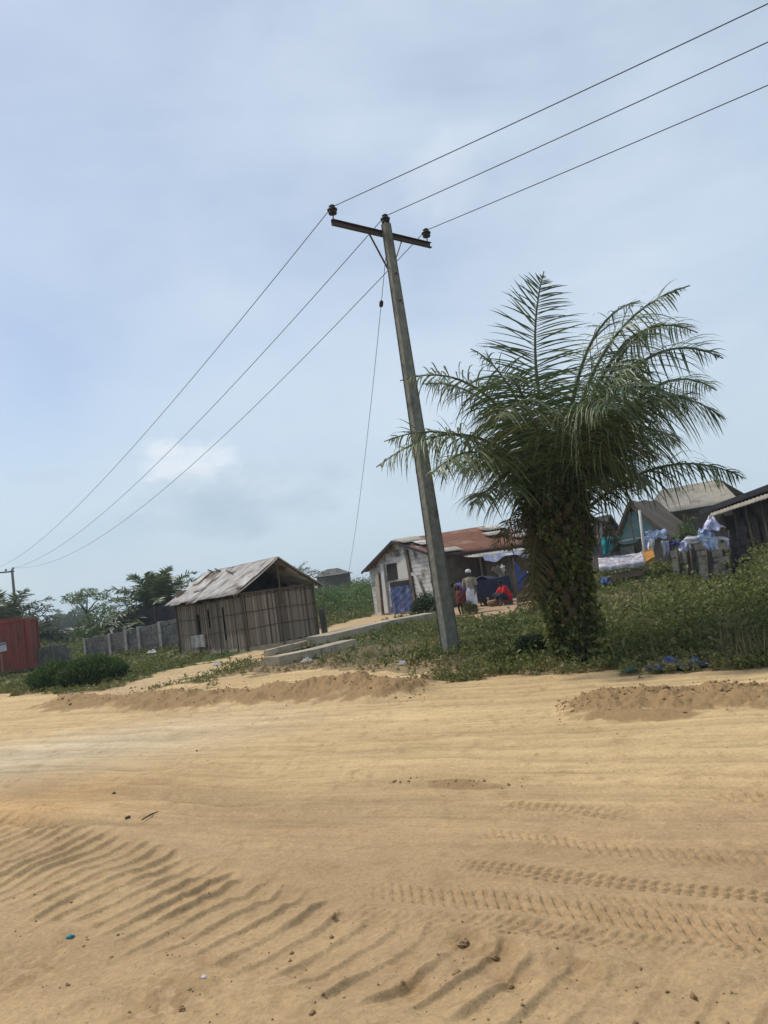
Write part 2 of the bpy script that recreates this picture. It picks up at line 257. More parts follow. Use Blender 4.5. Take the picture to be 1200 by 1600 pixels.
class MB:
    "mesh builder in world coordinates"
    def __init__(s): s.v = []; s.f = []; s.t = []
    def add(s, vs, fs, t=0.5):
        n = len(s.v); s.v += [tuple(v) for v in vs]; s.f += [tuple(i+n for i in f) for f in fs]; s.t += [t]*len(vs); return s
    def box(s, c, size, rz=0, tilt=(0, 0), t=0.5, j=0.0):
        "box with centre c, half-open sizes, rotated about z and tilted"
        rot = Matrix.Rotation(rz, 3, 'Z') @ Matrix.Rotation(tilt[0], 3, 'X') @ Matrix.Rotation(tilt[1], 3, 'Y')
        vs = []
        for z in (-.5, .5):
            for x, y in ((-.5, -.5), (.5, -.5), (.5, .5), (-.5, .5)):
                p = Vector((x*size[0]+random.uniform(-j, j), y*size[1]+random.uniform(-j, j), z*size[2]+random.uniform(-j, j)))
                vs.append(Vector(c) + rot @ p)
        return s.add(vs, [(0, 3, 2, 1), (4, 5, 6, 7), (0, 1, 5, 4), (1, 2, 6, 5), (2, 3, 7, 6), (3, 0, 4, 7)], t)
    def bar(s, a, b, w, h=None, t=0.5, up=(0, 0, 1)):
        a, b = Vector(a), Vector(b); h = h or w; d = (b-a).normalized(); u = Vector(up)
        if abs(d.dot(u)) > .98: u = Vector((0, 1, 0))
        r = d.cross(u).normalized(); u = r.cross(d)
        vs = [q + r*(x*w/2) + u*(y*h/2) for q in (a, b) for x, y in ((-1, -1), (1, -1), (1, 1), (-1, 1))]
        return s.add(vs, [(0, 1, 2, 3), (7, 6, 5, 4), (0, 4, 5, 1), (1, 5, 6, 2), (2, 6, 7, 3), (3, 7, 4, 0)], t)
    def tube(s, pts, rad, n=8, t=0.5, cap=True):
        pts = [Vector(p) for p in pts]; m = len(pts); rad = rad if hasattr(rad, '__len__') else [rad]*m
        vs = []; fs = []; u = None
        for i, p in enumerate(pts):
            d = (pts[min(i+1, m-1)]-pts[max(i-1, 0)]).normalized()
            if u is None:
                u = Vector((0, 0, 1)) if abs(d.z) < .9 else Vector((1, 0, 0))
            r = d.cross(u).normalized(); u = r.cross(d).normalized()
            for k in range(n):
                a = 2*PI*k/n; vs.append(p + (r*math.cos(a)+u*math.sin(a))*rad[i])
        for i in range(m-1):
            for k in range(n): fs.append((i*n+k, i*n+(k+1) % n, (i+1)*n+(k+1) % n, (i+1)*n+k))
        if cap: fs += [tuple(range(n))[::-1], tuple((m-1)*n+k for k in range(n))]
        return s.add(vs, fs, t)
    def lathe(s, c, prof, n=16, t=0.5, axis=(0, 0, 1)):
        q = Vector((0, 0, 1)).rotation_difference(Vector(axis)); vs = []; fs = []
        for r, z in prof:
            for k in range(n):
                a = 2*PI*k/n; vs.append(Vector(c) + q @ Vector((r*math.cos(a), r*math.sin(a), z)))
        for i in range(len(prof)-1):
            for k in range(n): fs.append((i*n+k, i*n+(k+1) % n, (i+1)*n+(k+1) % n, (i+1)*n+k))
        fs += [tuple(range(n))[::-1], tuple((len(prof)-1)*n+k for k in range(n))]
        return s.add(vs, fs, t)
    def patch(s, fn, nu, nv, th=0.0, t=0.5):
        "surface fn(u,v) in 0..1; optional thickness by offset"
        P = [[Vector(fn(i/nu, k/nv)) for k in range(nv+1)] for i in range(nu+1)]
        vs = [p for r in P for p in r]; w = nv+1
        fs = [(i*w+k, (i+1)*w+k, (i+1)*w+k+1, i*w+k+1) for i in range(nu) for k in range(nv)]
        if th:
            n0 = len(vs); nn = (P[nu][0]-P[0][0]).cross(P[0][nv]-P[0][0]).normalized()*th
            vs = vs + [v-nn for v in vs]
            fs2 = [tuple(n0+q for q in f[::-1]) for f in fs]
            edge = [(i*w, (i+1)*w) for i in range(nu)][::-1]
            e = []
            for i in range(nu): e.append(((i+1)*w, i*w)); e.append((i*w+nv, (i+1)*w+nv))
            for k in range(nv): e.append((k, k+1)); e.append((nu*w+k+1, nu*w+k))
            fs = fs + fs2 + [(a, b, b+n0, a+n0) for a, b in e]
        return s.add(vs, fs, t)
    def build(s, name, m, parent=None, smooth=False, bevel=0):
        me = bpy.data.meshes.new(name); me.from_pydata(s.v, [], s.f); me.update()
        a = me.attributes.new('tint', 'FLOAT', 'POINT'); a.data.foreach_set('value', np.array(s.t, np.float32))
        if smooth: me.polygons.foreach_set('use_smooth', np.ones(len(me.polygons), bool))
        me.materials.append(m)
        o = bpy.data.objects.new(name, me); COL.objects.link(o); attach(o, parent)
        if bevel:
            b = o.modifiers.new('bevel', 'BEVEL'); b.width = bevel; b.segments = 2; b.limit_method = 'ANGLE'
        return o
def origin(o, p):
    "move a parentless mesh's origin to p"
    p = Vector(p); o.data.transform(Matrix.Translation(-p)); o.location = p; return o
def copy_tree(o, parent=None):
    c = o.copy(); COL.objects.link(c); c.parent = parent
    for ch in [x for x in bpy.data.objects if x.parent is o]: copy_tree(ch, c)
    return c
def leafcloud(C, size, dirs=None, aspect=0.5, droop=0.0, tint=None, rng=RNG, up=0.3):
    "rhombic bent leaves at C (n,3)"
    n = len(C); size = np.broadcast_to(np.asarray(size, float), (n,))
    if dirs is None:
        dirs = rng.normal(size=(n, 3)); dirs[:, 2] += up
    dirs = dirs/np.linalg.norm(dirs, axis=1)[:, None]
    rv = rng.normal(size=(n, 3)); side = np.cross(dirs, rv); side /= np.linalg.norm(side, axis=1)[:, None]+1e-9
    s = size[:, None]
    a = C; b = C + dirs*s*0.5 + side*s*aspect*0.5; d = C + dirs*s*0.5 - side*s*aspect*0.5
    c = C + dirs*s + np.array([0, 0, -1.0])*s*droop
    V = np.stack([a, b, c, d], 1).reshape(-1, 3); Fc = np.arange(4*n).reshape(n, 4)
    if tint is None: tint = rng.random(n)
    return V, Fc, np.repeat(np.clip(tint, 0, 1), 4)

# ------------------------------------------------------------------ ground masks (all defined on the ground plane)
def pix(x, y, z=0.0):
    "where ground points fall, used only to look up the plan of the site"
    x = np.asarray(x, float); y = np.asarray(y, float)
    vx, vy, vz = x, y, z-CAM_Z
    w = vx*F.x+vy*F.y+vz*F.z; w = np.where(w < 0.02, 0.02, w)
    return 600+FPX*(vx*RT.x+vy*RT.y+vz*RT.z)/w, 800-FPX*(vx*UP.x+vy*UP.y+vz*UP.z)/w
def inpoly(px, py, poly):
    c = np.zeros(np.shape(px), bool); n = len(poly)
    for i in range(n):
        x1, y1 = poly[i]; x2, y2 = poly[(i+1) % n]
        if y1 == y2: continue
        cond = ((y1 > py) != (y2 > py)) & (px < (x2-x1)*(py-y1)/(y2-y1)+x1); c ^= cond
    return c
EDGE = [(-4000, 1140), (-300, 1092), (0, 1085), (60, 1086), (130, 1086), (200, 1080), (300, 1072), (400, 1056), (500, 1048), (560, 1050), (640, 1056), (720, 1060), (800, 1056), (900, 1053), (1000, 1050), (1200, 1046), (1500, 1040), (5000, 1035)]
EX = np.array([e[0] for e in EDGE], float); EY = np.array([e[1] for e in EDGE], float)
PATH = [(150, 1092), (180, 1074), (250, 1052), (330, 1034), (392, 1016), (430, 1008), (500, 984), (580, 962), (640, 948), (700, 946), (740, 950), (640, 962), (560, 985), (500, 1004), (440, 1018), (425, 1026), (350, 1048), (290, 1064), (240, 1078), (190, 1094)]
YARD = [(700, 962), (690, 945), (700, 925), (860, 905), (930, 905), (900, 940), (850, 952), (790, 968), (740, 972)]
BARE = [(540, 1046), (560, 1030), (640, 1012), (690, 1010), (690, 1036), (620, 1052)]
def veg_mask(x, y):
    nx = fbm(x*1.1, y*1.1, 3, 31)*26; ny = fbm(x*1.3, y*1.3, 3, 77)*13
    px, py = pix(x, y, 0.0)
    far = np.hypot(x, y)
    k = 1.0/np.clip(far/12, 1, 5)
    qx, qy = px+nx*k, py+ny*k
    m = (qy + 14*fbm(x*2.5, y*2.5, 3, 35) < np.interp(qx, EX, EY)) & (y > 3)
    m &= ~inpoly(qx, qy, PATH); m &= ~inpoly(qx, qy, YARD)
    return m
def polydist(x, y, pts):
    best = np.full(np.shape(x), 1e9); S = np.zeros(np.shape(x)); sd = np.zeros(np.shape(x)); acc = 0
    for (x1, y1), (x2, y2) in zip(pts[:-1], pts[1:]):
        dx, dy = x2-x1, y2-y1; l = math.hypot(dx, dy); ux, uy = dx/l, dy/l
        tx = (x-x1)*ux+(y-y1)*uy; tc_ = np.clip(tx, 0, l)
        ex, ey = x-(x1+ux*tc_), y-(y1+uy*tc_); d = np.hypot(ex, ey); k = d < best
        best = np.where(k, d, best); S = np.where(k, acc+tc_, S); sd = np.where(k, np.sign(ux*ey-uy*ex)*d, sd); acc += l
    return best, S, sd
def smoothpoly(pp, n=60):
    P = [Vector(G(*p)) for p in pp]; out = []
    for i in range(len(P)-1):
        p0, p1, p2, p3 = P[max(i-1, 0)], P[i], P[i+1], P[min(i+2, len(P)-1)]
        for k in range(6):
            t = k/6; q = 0.5*((2*p1)+(-p0+p2)*t+(2*p0-5*p1+4*p2-p3)*t*t+(-p0+3*p1-3*p2+p3)*t**3); out.append((q.x, q.y))
    out.append((P[-1].x, P[-1].y)); return out
def ground_height(x, y, col=None):
    x = np.asarray(x, float); y = np.asarray(y, float)
    h = hill(x, y); r = np.hypot(x, y)
    near = (r < 45)
    px, py = pix(x, y)
    # gentle waves and hummocks in the sand
    h = h + near*(0.035*fbm(x*0.7, y*0.7, 3, 3) + 0.010*fbm(x*3.1, y*3.1, 3, 4)*(r < 30))
    # streaks dragged along the road
    a = math.radians(153); u = x*math.cos(a)+y*math.sin(a); v = -x*math.sin(a)+y*math.cos(a)
    on = (py > 1050)
    streak = fbm(u*0.35, v*5.0, 4, 51, 0.6)
    h = h + on*near*0.020*streak*sst(1400, 1250, py)
    fine = fbm(u*0.6, v*16.0, 4, 57, 0.65); h = h + on*near*0.006*fine*sst(1450, 1280, py)*(r < 16)
    foot = fbm(x*5.5, y*5.5, 3, 12)
    dist = np.zeros_like(h)+0.25
    dist = np.maximum(dist, sst(1400, 1500, py))
    h = h + on*0.015*foot*dist*(r < 14) + on*0.007*fbm(x*15, y*15, 2, 13)*sst(1380, 1500, py)*(r < 8)
    darker = np.clip(sst(1150, 1300, py)*0.85 + 0.5*fbm(x*0.5, y*0.5, 3, 66) + 0.35*streak*(r < 20), 0, 1)  # darker sand towards the viewer, in patches and along streaks
    dark = np.zeros_like(h)
    # big tractor lug band
    tb = smoothpoly([(-420, 1235), (-150, 1290), (60, 1335), (180, 1372), (300, 1408), (500, 1468), (700, 1514), (850, 1545), (1050, 1582), (1300, 1630)])
    sel = (r < 11) & (y > 1.2)
    xs, ys = x[sel], y[sel]
    d, S, sd = polydist(xs, ys, tb)
    pxs, pys = px[sel], py[sel]
    hw = np.interp(pxs, [-200, 60, 300, 500, 700, 1000, 1300], [0.85, 0.62, 0.46, 0.38, 0.34, 0.30, 0.28])
    env = sst(1.0, 0.72, d/hw + 0.3*vn(xs*4, ys*4, 21))
    br = (0.55+0.6*sst(-0.3, 0.2, fbm(xs*2.2, ys*2.2, 3, 91)))*np.interp(pxs, [850, 1050], [1, .45])
    kk = np.interp(pxs, [0, 250, 700], [-.32, -.02, .16]); ph = (S - kk*sd + np.interp(pxs, [0, 500], [.10, .36])*sd*sd + 0.055*fbm(xs*2.4, ys*2.4, 3, 22))/0.18
    fr = ph-np.floor(ph)
    saw = np.where(fr < 0.80, .10+.90*(fr/.80)**2.8, 1-.90*sst(.80, 1.0, fr))
    hb = env*np.clip(br, 0.15, 1.3)*np.interp(pxs, [0, 400, 650, 1000], [1.45, 1.4, 1.15, .8])*(0.024*(saw-0.3)) - 0.012*env + env*.005*fbm(xs*19, ys*19, 2, 27)
    hb += 0.022*np.exp(-((d-hw*1.02)/0.09)**2)*(0.4+fbm(xs*5, ys*5, 2, 23))
    # scuffed sand in front of the band
    fore = sst(0, 0.2, -sd*1.0-hw+0.1)
    hb += 0.022*fore*fbm(xs*3.2, ys*3.2, 3, 25)*(pys > 1380)
    hh = h; hh[sel] = h[sel]+hb
    ridge_shade = dark; ridge_shade[sel] = np.maximum(ridge_shade[sel], env*sst(0.74, 0.85, fr)*sst(0.10, .35, fbm(xs*4, ys*4, 3, 26))*0.3)  # shade of the lugs' steep faces put into the ground colour
    # faint smooth ruts along the road
    rr_ = np.random.default_rng(3)
    for q in range(15):
        y0 = 1135+q*19+rr_.uniform(-6, 6); tp = smoothpoly([(-250, y0-70+rr_.uniform(-10, 10)), (100, y0-38+rr_.uniform(-6, 6)), (450, y0-8+rr_.uniform(-4, 4)), (800, y0+10), (1240, y0+24+rr_.uniform(-8, 8)), (1600, y0+40)])
        sel = (r < 22) & (py > y0-90) & (py < y0+90); xs, ys = x[sel], y[sel]; d, S, sd = polydist(xs, ys, tp); w = rr_.uniform(.05, .14); bk = sst(-.2, .2, fbm(xs*.6+q*3, ys*.6, 2, 35))
        hh[sel] += bk*(-.011*np.exp(-(d/w)**2)+.009*np.exp(-((d-w*1.9)/(w*.55))**2)); darker[sel] = np.clip(darker[sel]+.22*bk*np.exp(-(d/w)**2), 0, 1)  # rut bottoms also get the darker sand colour
    # tyre treads
    tracks = [
        ([(60, 1262), (200, 1305), (340, 1345), (480, 1372), (640, 1392), (830, 1415), (1020, 1440), (1240, 1472), (1500, 1500)], 0.17, 0.062, 1, .011),
        ([(200, 1270), (340, 1302), (480, 1325), (640, 1342), (830, 1360), (1020, 1380), (1240, 1405), (1500, 1430)], 0.13, 0.055, -1, .009),
        ([(380, 1262), (560, 1282), (700, 1296), (860, 1312), (1020, 1330), (1240, 1345), (1500, 1360)], 0.12, 0.06, 1, .009),
        ([(260, 1300), (420, 1345), (560, 1362), (760, 1384), (1000, 1412), (1240, 1436), (1500, 1462)], 0.10, 0.05, 1, .007),
        ([(560, 1212), (640, 1222), (800, 1228), (950, 1238), (1240, 1250), (1500, 1258)], 0.17, 0.075, 1, .016),
        ([(700, 1254), (850, 1264), (1000, 1276), (1240, 1290), (1500, 1300)], 0.14, 0.06, -1, .010),
        ([(180, 1212), (300, 1232), (420, 1240), (560, 1252), (760, 1262)], 0.10, 0.06, 1, .006),
        ([(500, 1418), (700, 1436), (900, 1458), (1100, 1482), (1300, 1505)], 0.10, 0.06, -1, .008),
        ([(-300, 1190), (0, 1176), (200, 1180), (400, 1190)], 0.12, 0.09, 1, .008),
    ]
    for pp, w, sp, sg, amp in tracks:
        w *= .62; amp *= 1.25
        tp = smoothpoly(pp); sel = (r < 17) & (py > 1140) & (py < 1560)
        xs, ys = x[sel], y[sel]; d, S, sd = polydist(xs, ys, tp)
        brk = sst(-0.15, 0.25, fbm(xs*0.8+sp*40, ys*0.8, 2, 33))
        e = sst(w*1.1, w*0.8, d)*brk
        ph = (S + sg*sd*0.7 + 0.01*vn(xs*8, ys*8, 5))/sp; fr = ph-np.floor(ph)
        c = np.cos(2*PI*sd/(w*0.8))
        hh[sel] += -e*amp*0.7 + e*amp*1.2*sst(0.3, 0.6, np.sin(2*PI*ph)*0.5+0.5)*(0.35+0.65*(c > 0)) + amp*1.0*np.exp(-((d-w*1.15)/0.03)**2)*brk
        darker[sel] = np.clip(darker[sel]+0.12*e, 0, 1)  # treads a little darker in colour
    # dug sand ridges along the far road edge
    berm = np.zeros_like(h)
    for pp, hgt, w, sd_ in [([(80, 1100), (130, 1102), (220, 1100), (300, 1098), (400, 1092), (520, 1084), (600, 1082), (665, 1084)], .24, .55, 1),
                     ([(470, 1082), (540, 1078), (600, 1078)], .12, .5, 5),
                     ([(865, 1108), (940, 1104), (1050, 1100), (1200, 1094), (1500, 1085), (2200, 1075)], .17, .40, 2),
                     ([(900, 1120), (1000, 1122), (1080, 1120), (1130, 1118)], .045, .14, 3),
                     ([(640, 1222), (720, 1226), (820, 1228)], .03, .10, 4)]:
        tp = smoothpoly(pp); sel = (r < 26) & (y > 3)
        xs, ys = x[sel], y[sel]; d, S, sd = polydist(xs, ys, tp)
        tot = sum(math.dist(a_, b_) for a_, b_ in zip(tp[:-1], tp[1:])); taper = sst(0, .5, S)*sst(tot, tot-.6, S)
        prof = np.exp(-(d/w)**2)*taper
        rough = 0.75 + 0.7*fbm(xs*1.3, ys*1.3, 3, 40+sd_) 
        cl = fbm(xs*7, ys*7, 3, 60+sd_)
        hh[sel] += hgt*prof*rough + (0.055*min(1, hgt*6)*cl + 0.035*min(1, hgt*6)*fbm(xs*16, ys*16, 2, 65))*sst(.08, .5, prof)
        b = sst(.10, .35, prof+0.35*cl)*sst(-.45, -.05, fbm(xs*2, ys*2, 2, 47)+.2)
        berm[sel] = np.maximum(berm[sel], b*0.95)
    # small dark diggings
    for qx, qy, rr in [(722, 1462, .10), (790, 1520, .09), (45, 1508, .2), (265, 1552, .22), (770, 1475, .12), (640, 1530, .1), (900, 1500, .12)]:
        g = G(qx, qy); dd = np.hypot(x-g.x, (y-g.y)); e = np.exp(-(dd/rr)**2)
        hh -= 0.02*e*(1+fbm(x*14, y*14, 2, 71)); berm = np.maximum(berm, 0.75*e*(fbm(x*14, y*14, 2, 72) > -0.05))
    if col is not None:
        veg = veg_mask(x, y).astype(float)
        dry = np.array([0.525, 0.375, 0.195]); dark_sand = np.array([0.395, 0.268, 0.143]); brm = np.array([0.30, 0.195, 0.095])
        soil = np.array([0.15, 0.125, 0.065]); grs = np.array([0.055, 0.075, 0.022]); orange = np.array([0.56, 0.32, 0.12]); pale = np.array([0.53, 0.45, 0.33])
        c = dry[None]*(1-darker[:, None]) + dark_sand[None]*darker[:, None]
        g = G(50, 1255); o_ = np.exp(-((x-g.x)/1.3)**2-((y-g.y)/0.8)**2)*0.35; c = c*(1-o_[:, None])+orange*o_[:, None]
        g = G(60, 1180); o_ = np.exp(-((x-g.x)/3)**2-((y-g.y)/1.5)**2)*0.6; c = c*(1-o_[:, None])+pale*o_[:, None]
        c *= (1+(0.26*streak+0.22*fine)[:]*(r < 25)*sst(1400, 1250, py))[:, None]; c *= (1+0.10*fbm(x*1.2, y*1.2, 4, 81)+0.10*fbm(x*9, y*9, 3, 82)*(r < 25))[:, None]
        k = np.clip(np.maximum(berm, dark), 0, 1)[:, None]; c = c*(1-k)+brm*k  # dug earth and the painted lug shade share one brown
        gm = sst(-.25, .25, fbm(x*.8, y*.8, 3, 83)+0.12-0.4*inpoly(px, py, [(380, 1062), (400, 1032), (540, 1010), (700, 1000), (740, 1060)])); s = soil[None]*(1-gm[:, None])+grs[None]*gm[:, None]
        ed = np.interp(px, EX, EY)-py; eb = (1-sst(2, 30, ed+30*fbm(x*1.3, y*1.3, 3, 36)))[:, None]; s = s*(1-eb)+np.array([0.27, 0.195, 0.105])*eb
        c = c*(1-veg[:, None])+s*veg[:, None]
        pa = inpoly(px, py, PATH) & (veg < .5); c = np.where(pa[:, None], c*0.88+0.02, c)
        yd = inpoly(px, py, YARD) & (veg < .5); c = np.where(yd[:, None], np.array([0.36, 0.25, 0.15])*(1+.2*fbm(x, y, 2, 5))[:, None], c)
        far_green = sst(60, 150, r)[:, None]; c = c*(1-far_green)+np.array([0.07, 0.10, 0.035])*far_green  # far ground blends to a plain field green
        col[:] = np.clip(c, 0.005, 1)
    return hh

def build_ground():
    # graded polar grid: fine where the photograph looks, coarse elsewhere, one sheet to the horizon
    el = np.concatenate([np.linspace(78, 44, 14), np.linspace(43.2, 12, 880), np.linspace(11.95, 2.0, 300)[1:], np.geomspace(1.93, 0.022, 60)])
    rr = CAM_Z/np.tan(np.radians(el))
    az = np.concatenate([np.linspace(-33.5, 33.5, 840), np.linspace(36, 324, 50)])
    A, RR = np.meshgrid(np.radians(az), rr); x = (RR*np.sin(A)).ravel(); y = (RR*np.cos(A)).ravel()
    col = np.zeros((len(x), 3)); h = ground_height(x, y, col)
    nr, na = RR.shape; V = np.stack([x, y, h], 1)
    V = np.vstack([V, [[0, 0, float(hill(0, 0))]]]); col = np.vstack([col, [[.4, .28, .16]]])
    i, k = np.meshgrid(np.arange(nr-1), np.arange(na), indexing='ij'); i = i.ravel(); k = k.ravel(); k2 = (k+1) % na
    Fq = np.stack([i*na+k, (i+1)*na+k, (i+1)*na+k2, i*na+k2], 1)[:, ::-1]
    me = bpy.data.meshes.new('ground')
    k = np.arange(na); c0 = nr*na
    Ft = np.stack([np.full(na, c0), k, (k+1) % na], 1)[:, ::-1]
    me.vertices.add(len(V)); me.vertices.foreach_set('co', V.astype(np.float32).ravel())
    loops = np.concatenate([Fq.ravel(), Ft.ravel()]).astype(np.int32)
    me.loops.add(len(loops)); me.loops.foreach_set('vertex_index', loops)
    ls = np.concatenate([np.arange(0, Fq.size, 4), Fq.size+np.arange(0, Ft.size, 3)]).astype(np.int32)
    me.polygons.add(len(ls)); me.polygons.foreach_set('loop_start', ls); me.polygons.foreach_set('use_smooth', np.ones(len(ls), bool))
    me.update(calc_edges=True)
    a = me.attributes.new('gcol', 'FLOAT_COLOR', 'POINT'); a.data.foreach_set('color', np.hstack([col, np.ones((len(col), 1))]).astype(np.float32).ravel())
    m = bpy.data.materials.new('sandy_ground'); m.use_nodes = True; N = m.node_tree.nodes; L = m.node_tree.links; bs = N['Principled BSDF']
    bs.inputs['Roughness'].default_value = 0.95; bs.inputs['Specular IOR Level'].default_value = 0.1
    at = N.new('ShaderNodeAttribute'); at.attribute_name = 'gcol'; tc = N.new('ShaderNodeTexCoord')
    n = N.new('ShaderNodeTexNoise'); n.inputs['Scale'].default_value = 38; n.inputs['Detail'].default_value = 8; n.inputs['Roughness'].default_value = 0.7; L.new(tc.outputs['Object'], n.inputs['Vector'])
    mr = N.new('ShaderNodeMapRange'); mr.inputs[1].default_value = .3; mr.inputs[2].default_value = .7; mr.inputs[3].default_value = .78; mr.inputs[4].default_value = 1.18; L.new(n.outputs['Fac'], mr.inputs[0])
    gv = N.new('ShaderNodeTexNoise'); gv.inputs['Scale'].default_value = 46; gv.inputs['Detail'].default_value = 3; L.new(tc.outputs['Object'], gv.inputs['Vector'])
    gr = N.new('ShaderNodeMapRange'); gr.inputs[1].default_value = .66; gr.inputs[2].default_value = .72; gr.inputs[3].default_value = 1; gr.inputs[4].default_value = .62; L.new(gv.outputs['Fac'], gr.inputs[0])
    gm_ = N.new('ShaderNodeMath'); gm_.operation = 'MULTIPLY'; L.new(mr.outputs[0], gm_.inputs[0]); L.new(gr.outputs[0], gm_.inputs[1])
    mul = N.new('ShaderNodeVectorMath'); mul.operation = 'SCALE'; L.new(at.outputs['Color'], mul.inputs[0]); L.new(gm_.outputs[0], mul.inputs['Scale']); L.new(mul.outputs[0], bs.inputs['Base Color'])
    n2 = N.new('ShaderNodeTexNoise'); n2.inputs['Scale'].default_value = 55; n2.inputs['Detail'].default_value = 8; n2.inputs['Roughness'].default_value = 0.65; L.new(tc.outputs['Object'], n2.inputs['Vector'])
    b = N.new('ShaderNodeBump'); b.inputs['Strength'].default_value = 0.6; b.inputs['Distance'].default_value = 0.014; L.new(n2.outputs['Fac'], b.inputs['Height']); L.new(b.outputs[0], bs.inputs['Normal'])
    me.materials.append(m); o = bpy.data.objects.new('ground', me); COL.objects.link(o); tag(o, kind='structure')
build_ground()

# ------------------------------------------------------------------ power line
POLE = G(706, 1022)
LINE_END = D(19, 893, 68)
LD = Vector((LINE_END.x-POLE.x, LINE_END.y-POLE.y, 0)).normalized(); ARM = Vector((-LD.y, LD.x, 0))*-1   # to the right
if ARM.x < 0: ARM = -ARM
ARM = Matrix.Rotation(R(5), 3, 'Z') @ ARM
def make_pole(loc, ztop, label, near=True, offs=(-1.08, 0.0, 1.08), hit=None):
    t = empty('electric_pole', (loc.x, loc.y, loc.z), label, 'electric pole', 'electric poles of the power line')
    base = Vector(loc); top = Vector((hit.x, hit.y, ztop)) if hit else Vector((loc.x, loc.y, ztop))
    b = MB(); w0, w1, d0, d1 = .36, .19, .27, .16
    rr = LD*1.0; vs = []; n = 14; ch = 0.018
    for i in range(n+1):
        f = i/n; c = base.lerp(top, f); c.z = (base.z-0.5)*(1-f)+ztop*f; w = (w0*(1-f)+w1*f)/2; d = (d0*(1-f)+d1*f)/2
        for sx, sy in ((-1, -1), (1, -1), (1, 1), (-1, 1)):
            for q in ((0, 1), (1, 0)) if sx*sy < 0 else ((1, 0), (0, 1)):
                vs.append(c + ARM*(sx*(w-ch*q[0])) + LD*(sy*(d-ch*q[1])))
    fs = []
    for i in range(n):
        for k in range(8): fs.append((i*8+k, i*8+(k+1) % 8, (i+1)*8+(k+1) % 8, (i+1)*8+k))
    fs.append(tuple(n*8+k for k in range(8)))
    b.add(vs, fs); b.build('post', M['concrete'], t)
    az = ztop-0.20; cx = top + LD*0.11; cx.z = az
    lo, hi = offs[0]-0.07, offs[2]+0.07
    # crossarm: angle-iron channel
    b = MB(); a0 = cx+ARM*lo; a1 = cx+ARM*hi
    b.bar(a0, a1, 0.012, 0.125); b.bar(a0-LD*.035+Vector((0, 0, .056)), a1-LD*.035+Vector((0, 0, .056)), 0.058, 0.012); b.bar(a0-LD*.035-Vector((0, 0, .056)), a1-LD*.035-Vector((0, 0, .056)), 0.058, 0.012)
    b.build('crossarm', M['iron'], t)
    if near:
        for s in (-1, 1):
            q = MB(); q.bar(cx+ARM*(s*0.46)+Vector((0, 0, -.05))-LD*.03, cx+ARM*(s*0.05)+Vector((0, 0, -0.80))-LD*0.02, 0.04, 0.014); q.build('brace', M['iron'], t)
        for zz in (1.15, 1.75):
            q = MB(); q.lathe(Vector((top.x, top.y, ztop-zz))-LD*.083+ARM*.02, [(.02, 0), (.02, .03)], 8, axis=-LD); q.build('bolt', M['iron'], t)
    tips = []
    for i, s in enumerate(offs):
        base_z = az+0.06 if i != 1 or not near else ztop
        c = Vector((cx.x, cx.y, 0))+ARM*s; c.z = base_z
        if i == 1 and near: c = Vector((top.x, top.y, ztop-0.02))
        hgt = 0.16 if i != 1 else 0.06
        pin = MB(); pin.tube([c, c+Vector((0, 0, hgt+.05))], 0.014, 6)
        if i != 1: pin.box(c+Vector((0, 0, .012)), (.06, .06, .02))
        ins = MB(); c2 = c+Vector((0, 0, hgt))
        ins.lathe(c2, [(.04, -.01), (.085, -.015), (.09, .01), (.06, .035), (.055, .045), (.10, .05), (.108, .08), (.07, .11), (.05, .12), (.065, .135), (.065, .16), (.03, .178)], 16)
        io = ins.build('insulator', M['ceramic'], t, smooth=True); pin.build('pin', M['iron'], io)
        tips.append(c2+Vector((0, 0, .135)))
    return t, tips
ztop = D(603, 350, POLE.y).z
hit = D(603, 350, POLE.y)
print('pole', POLE, 'top', hit)
_, tips = make_pole(POLE, ztop, 'tall grey concrete electric pole beside the large palm, with crossarm and three insulators', True, (-1.33, 0.0, 1.27), hit)
FARP = Vector((LINE_END.x, LINE_END.y, gz(LINE_END.x, LINE_END.y)))
_, ftips = make_pole(FARP, LINE_END.z+.2, 'small distant electric pole standing above the dark trees behind the red container', False, (-1.5, -.5, 0.12))
def catenary(a, b, sag, n=40): return [a.lerp(b, i/n)-Vector((0, 0, 4*sag*(i/n)*(1-i/n))) for i in range(n+1)]
NEXTP = POLE - LD*60
wl = ['leftmost power line cable, running over the left end of the crossarm', 'middle power line cable, running over the top of the concrete pole', 'rightmost power line cable, running over the right end of the crossarm']
EXITS = [(1187, 0), (1200, 57), (1200, 127)]; SAGS = (1.25, 1.65, 2.15)
for i, (a, f) in enumerate(zip(tips, ftips)):
    ex = EXITS[i]; dd = ray(*ex); zz = a.z-0.32; tt = (zz-CAM_Z)/dd.z
    dv = Vector((dd.x*tt-a.x, dd.y*tt-a.y, 0)).normalized(); nx = a+dv*60; nx.z = a.z+0.1
    pts = catenary(nx, a, 0.95, 60)[:-1]+catenary(a, f, SAGS[i], 60)
    o = MB().tube(pts, 0.009, 6).build('power_line', M['wire'], None, True); origin(o, a); tag(o, wl[i], 'power cable', 'power line cables')
# guy wire with strain insulator
ga = Vector((hit.x-.03, hit.y+.02, ztop-0.40)); gb = G(545, 900)
gb = D(545, 893, 32.0); 
gt = empty('guy_wire', (gb.x, gb.y, gb.z), 'thin slack stay wire with a small black strain insulator, hanging behind the concrete pole', 'stay wire')
mid = ga.lerp(gb, 0.0)
def gp(f): p = ga.lerp(gb, f); p.z -= 4*0.35*f*(1-f); return p
MB().tube([gp(i/24) for i in range(25)], 0.007, 5).build('cable', M['wire'], gt)
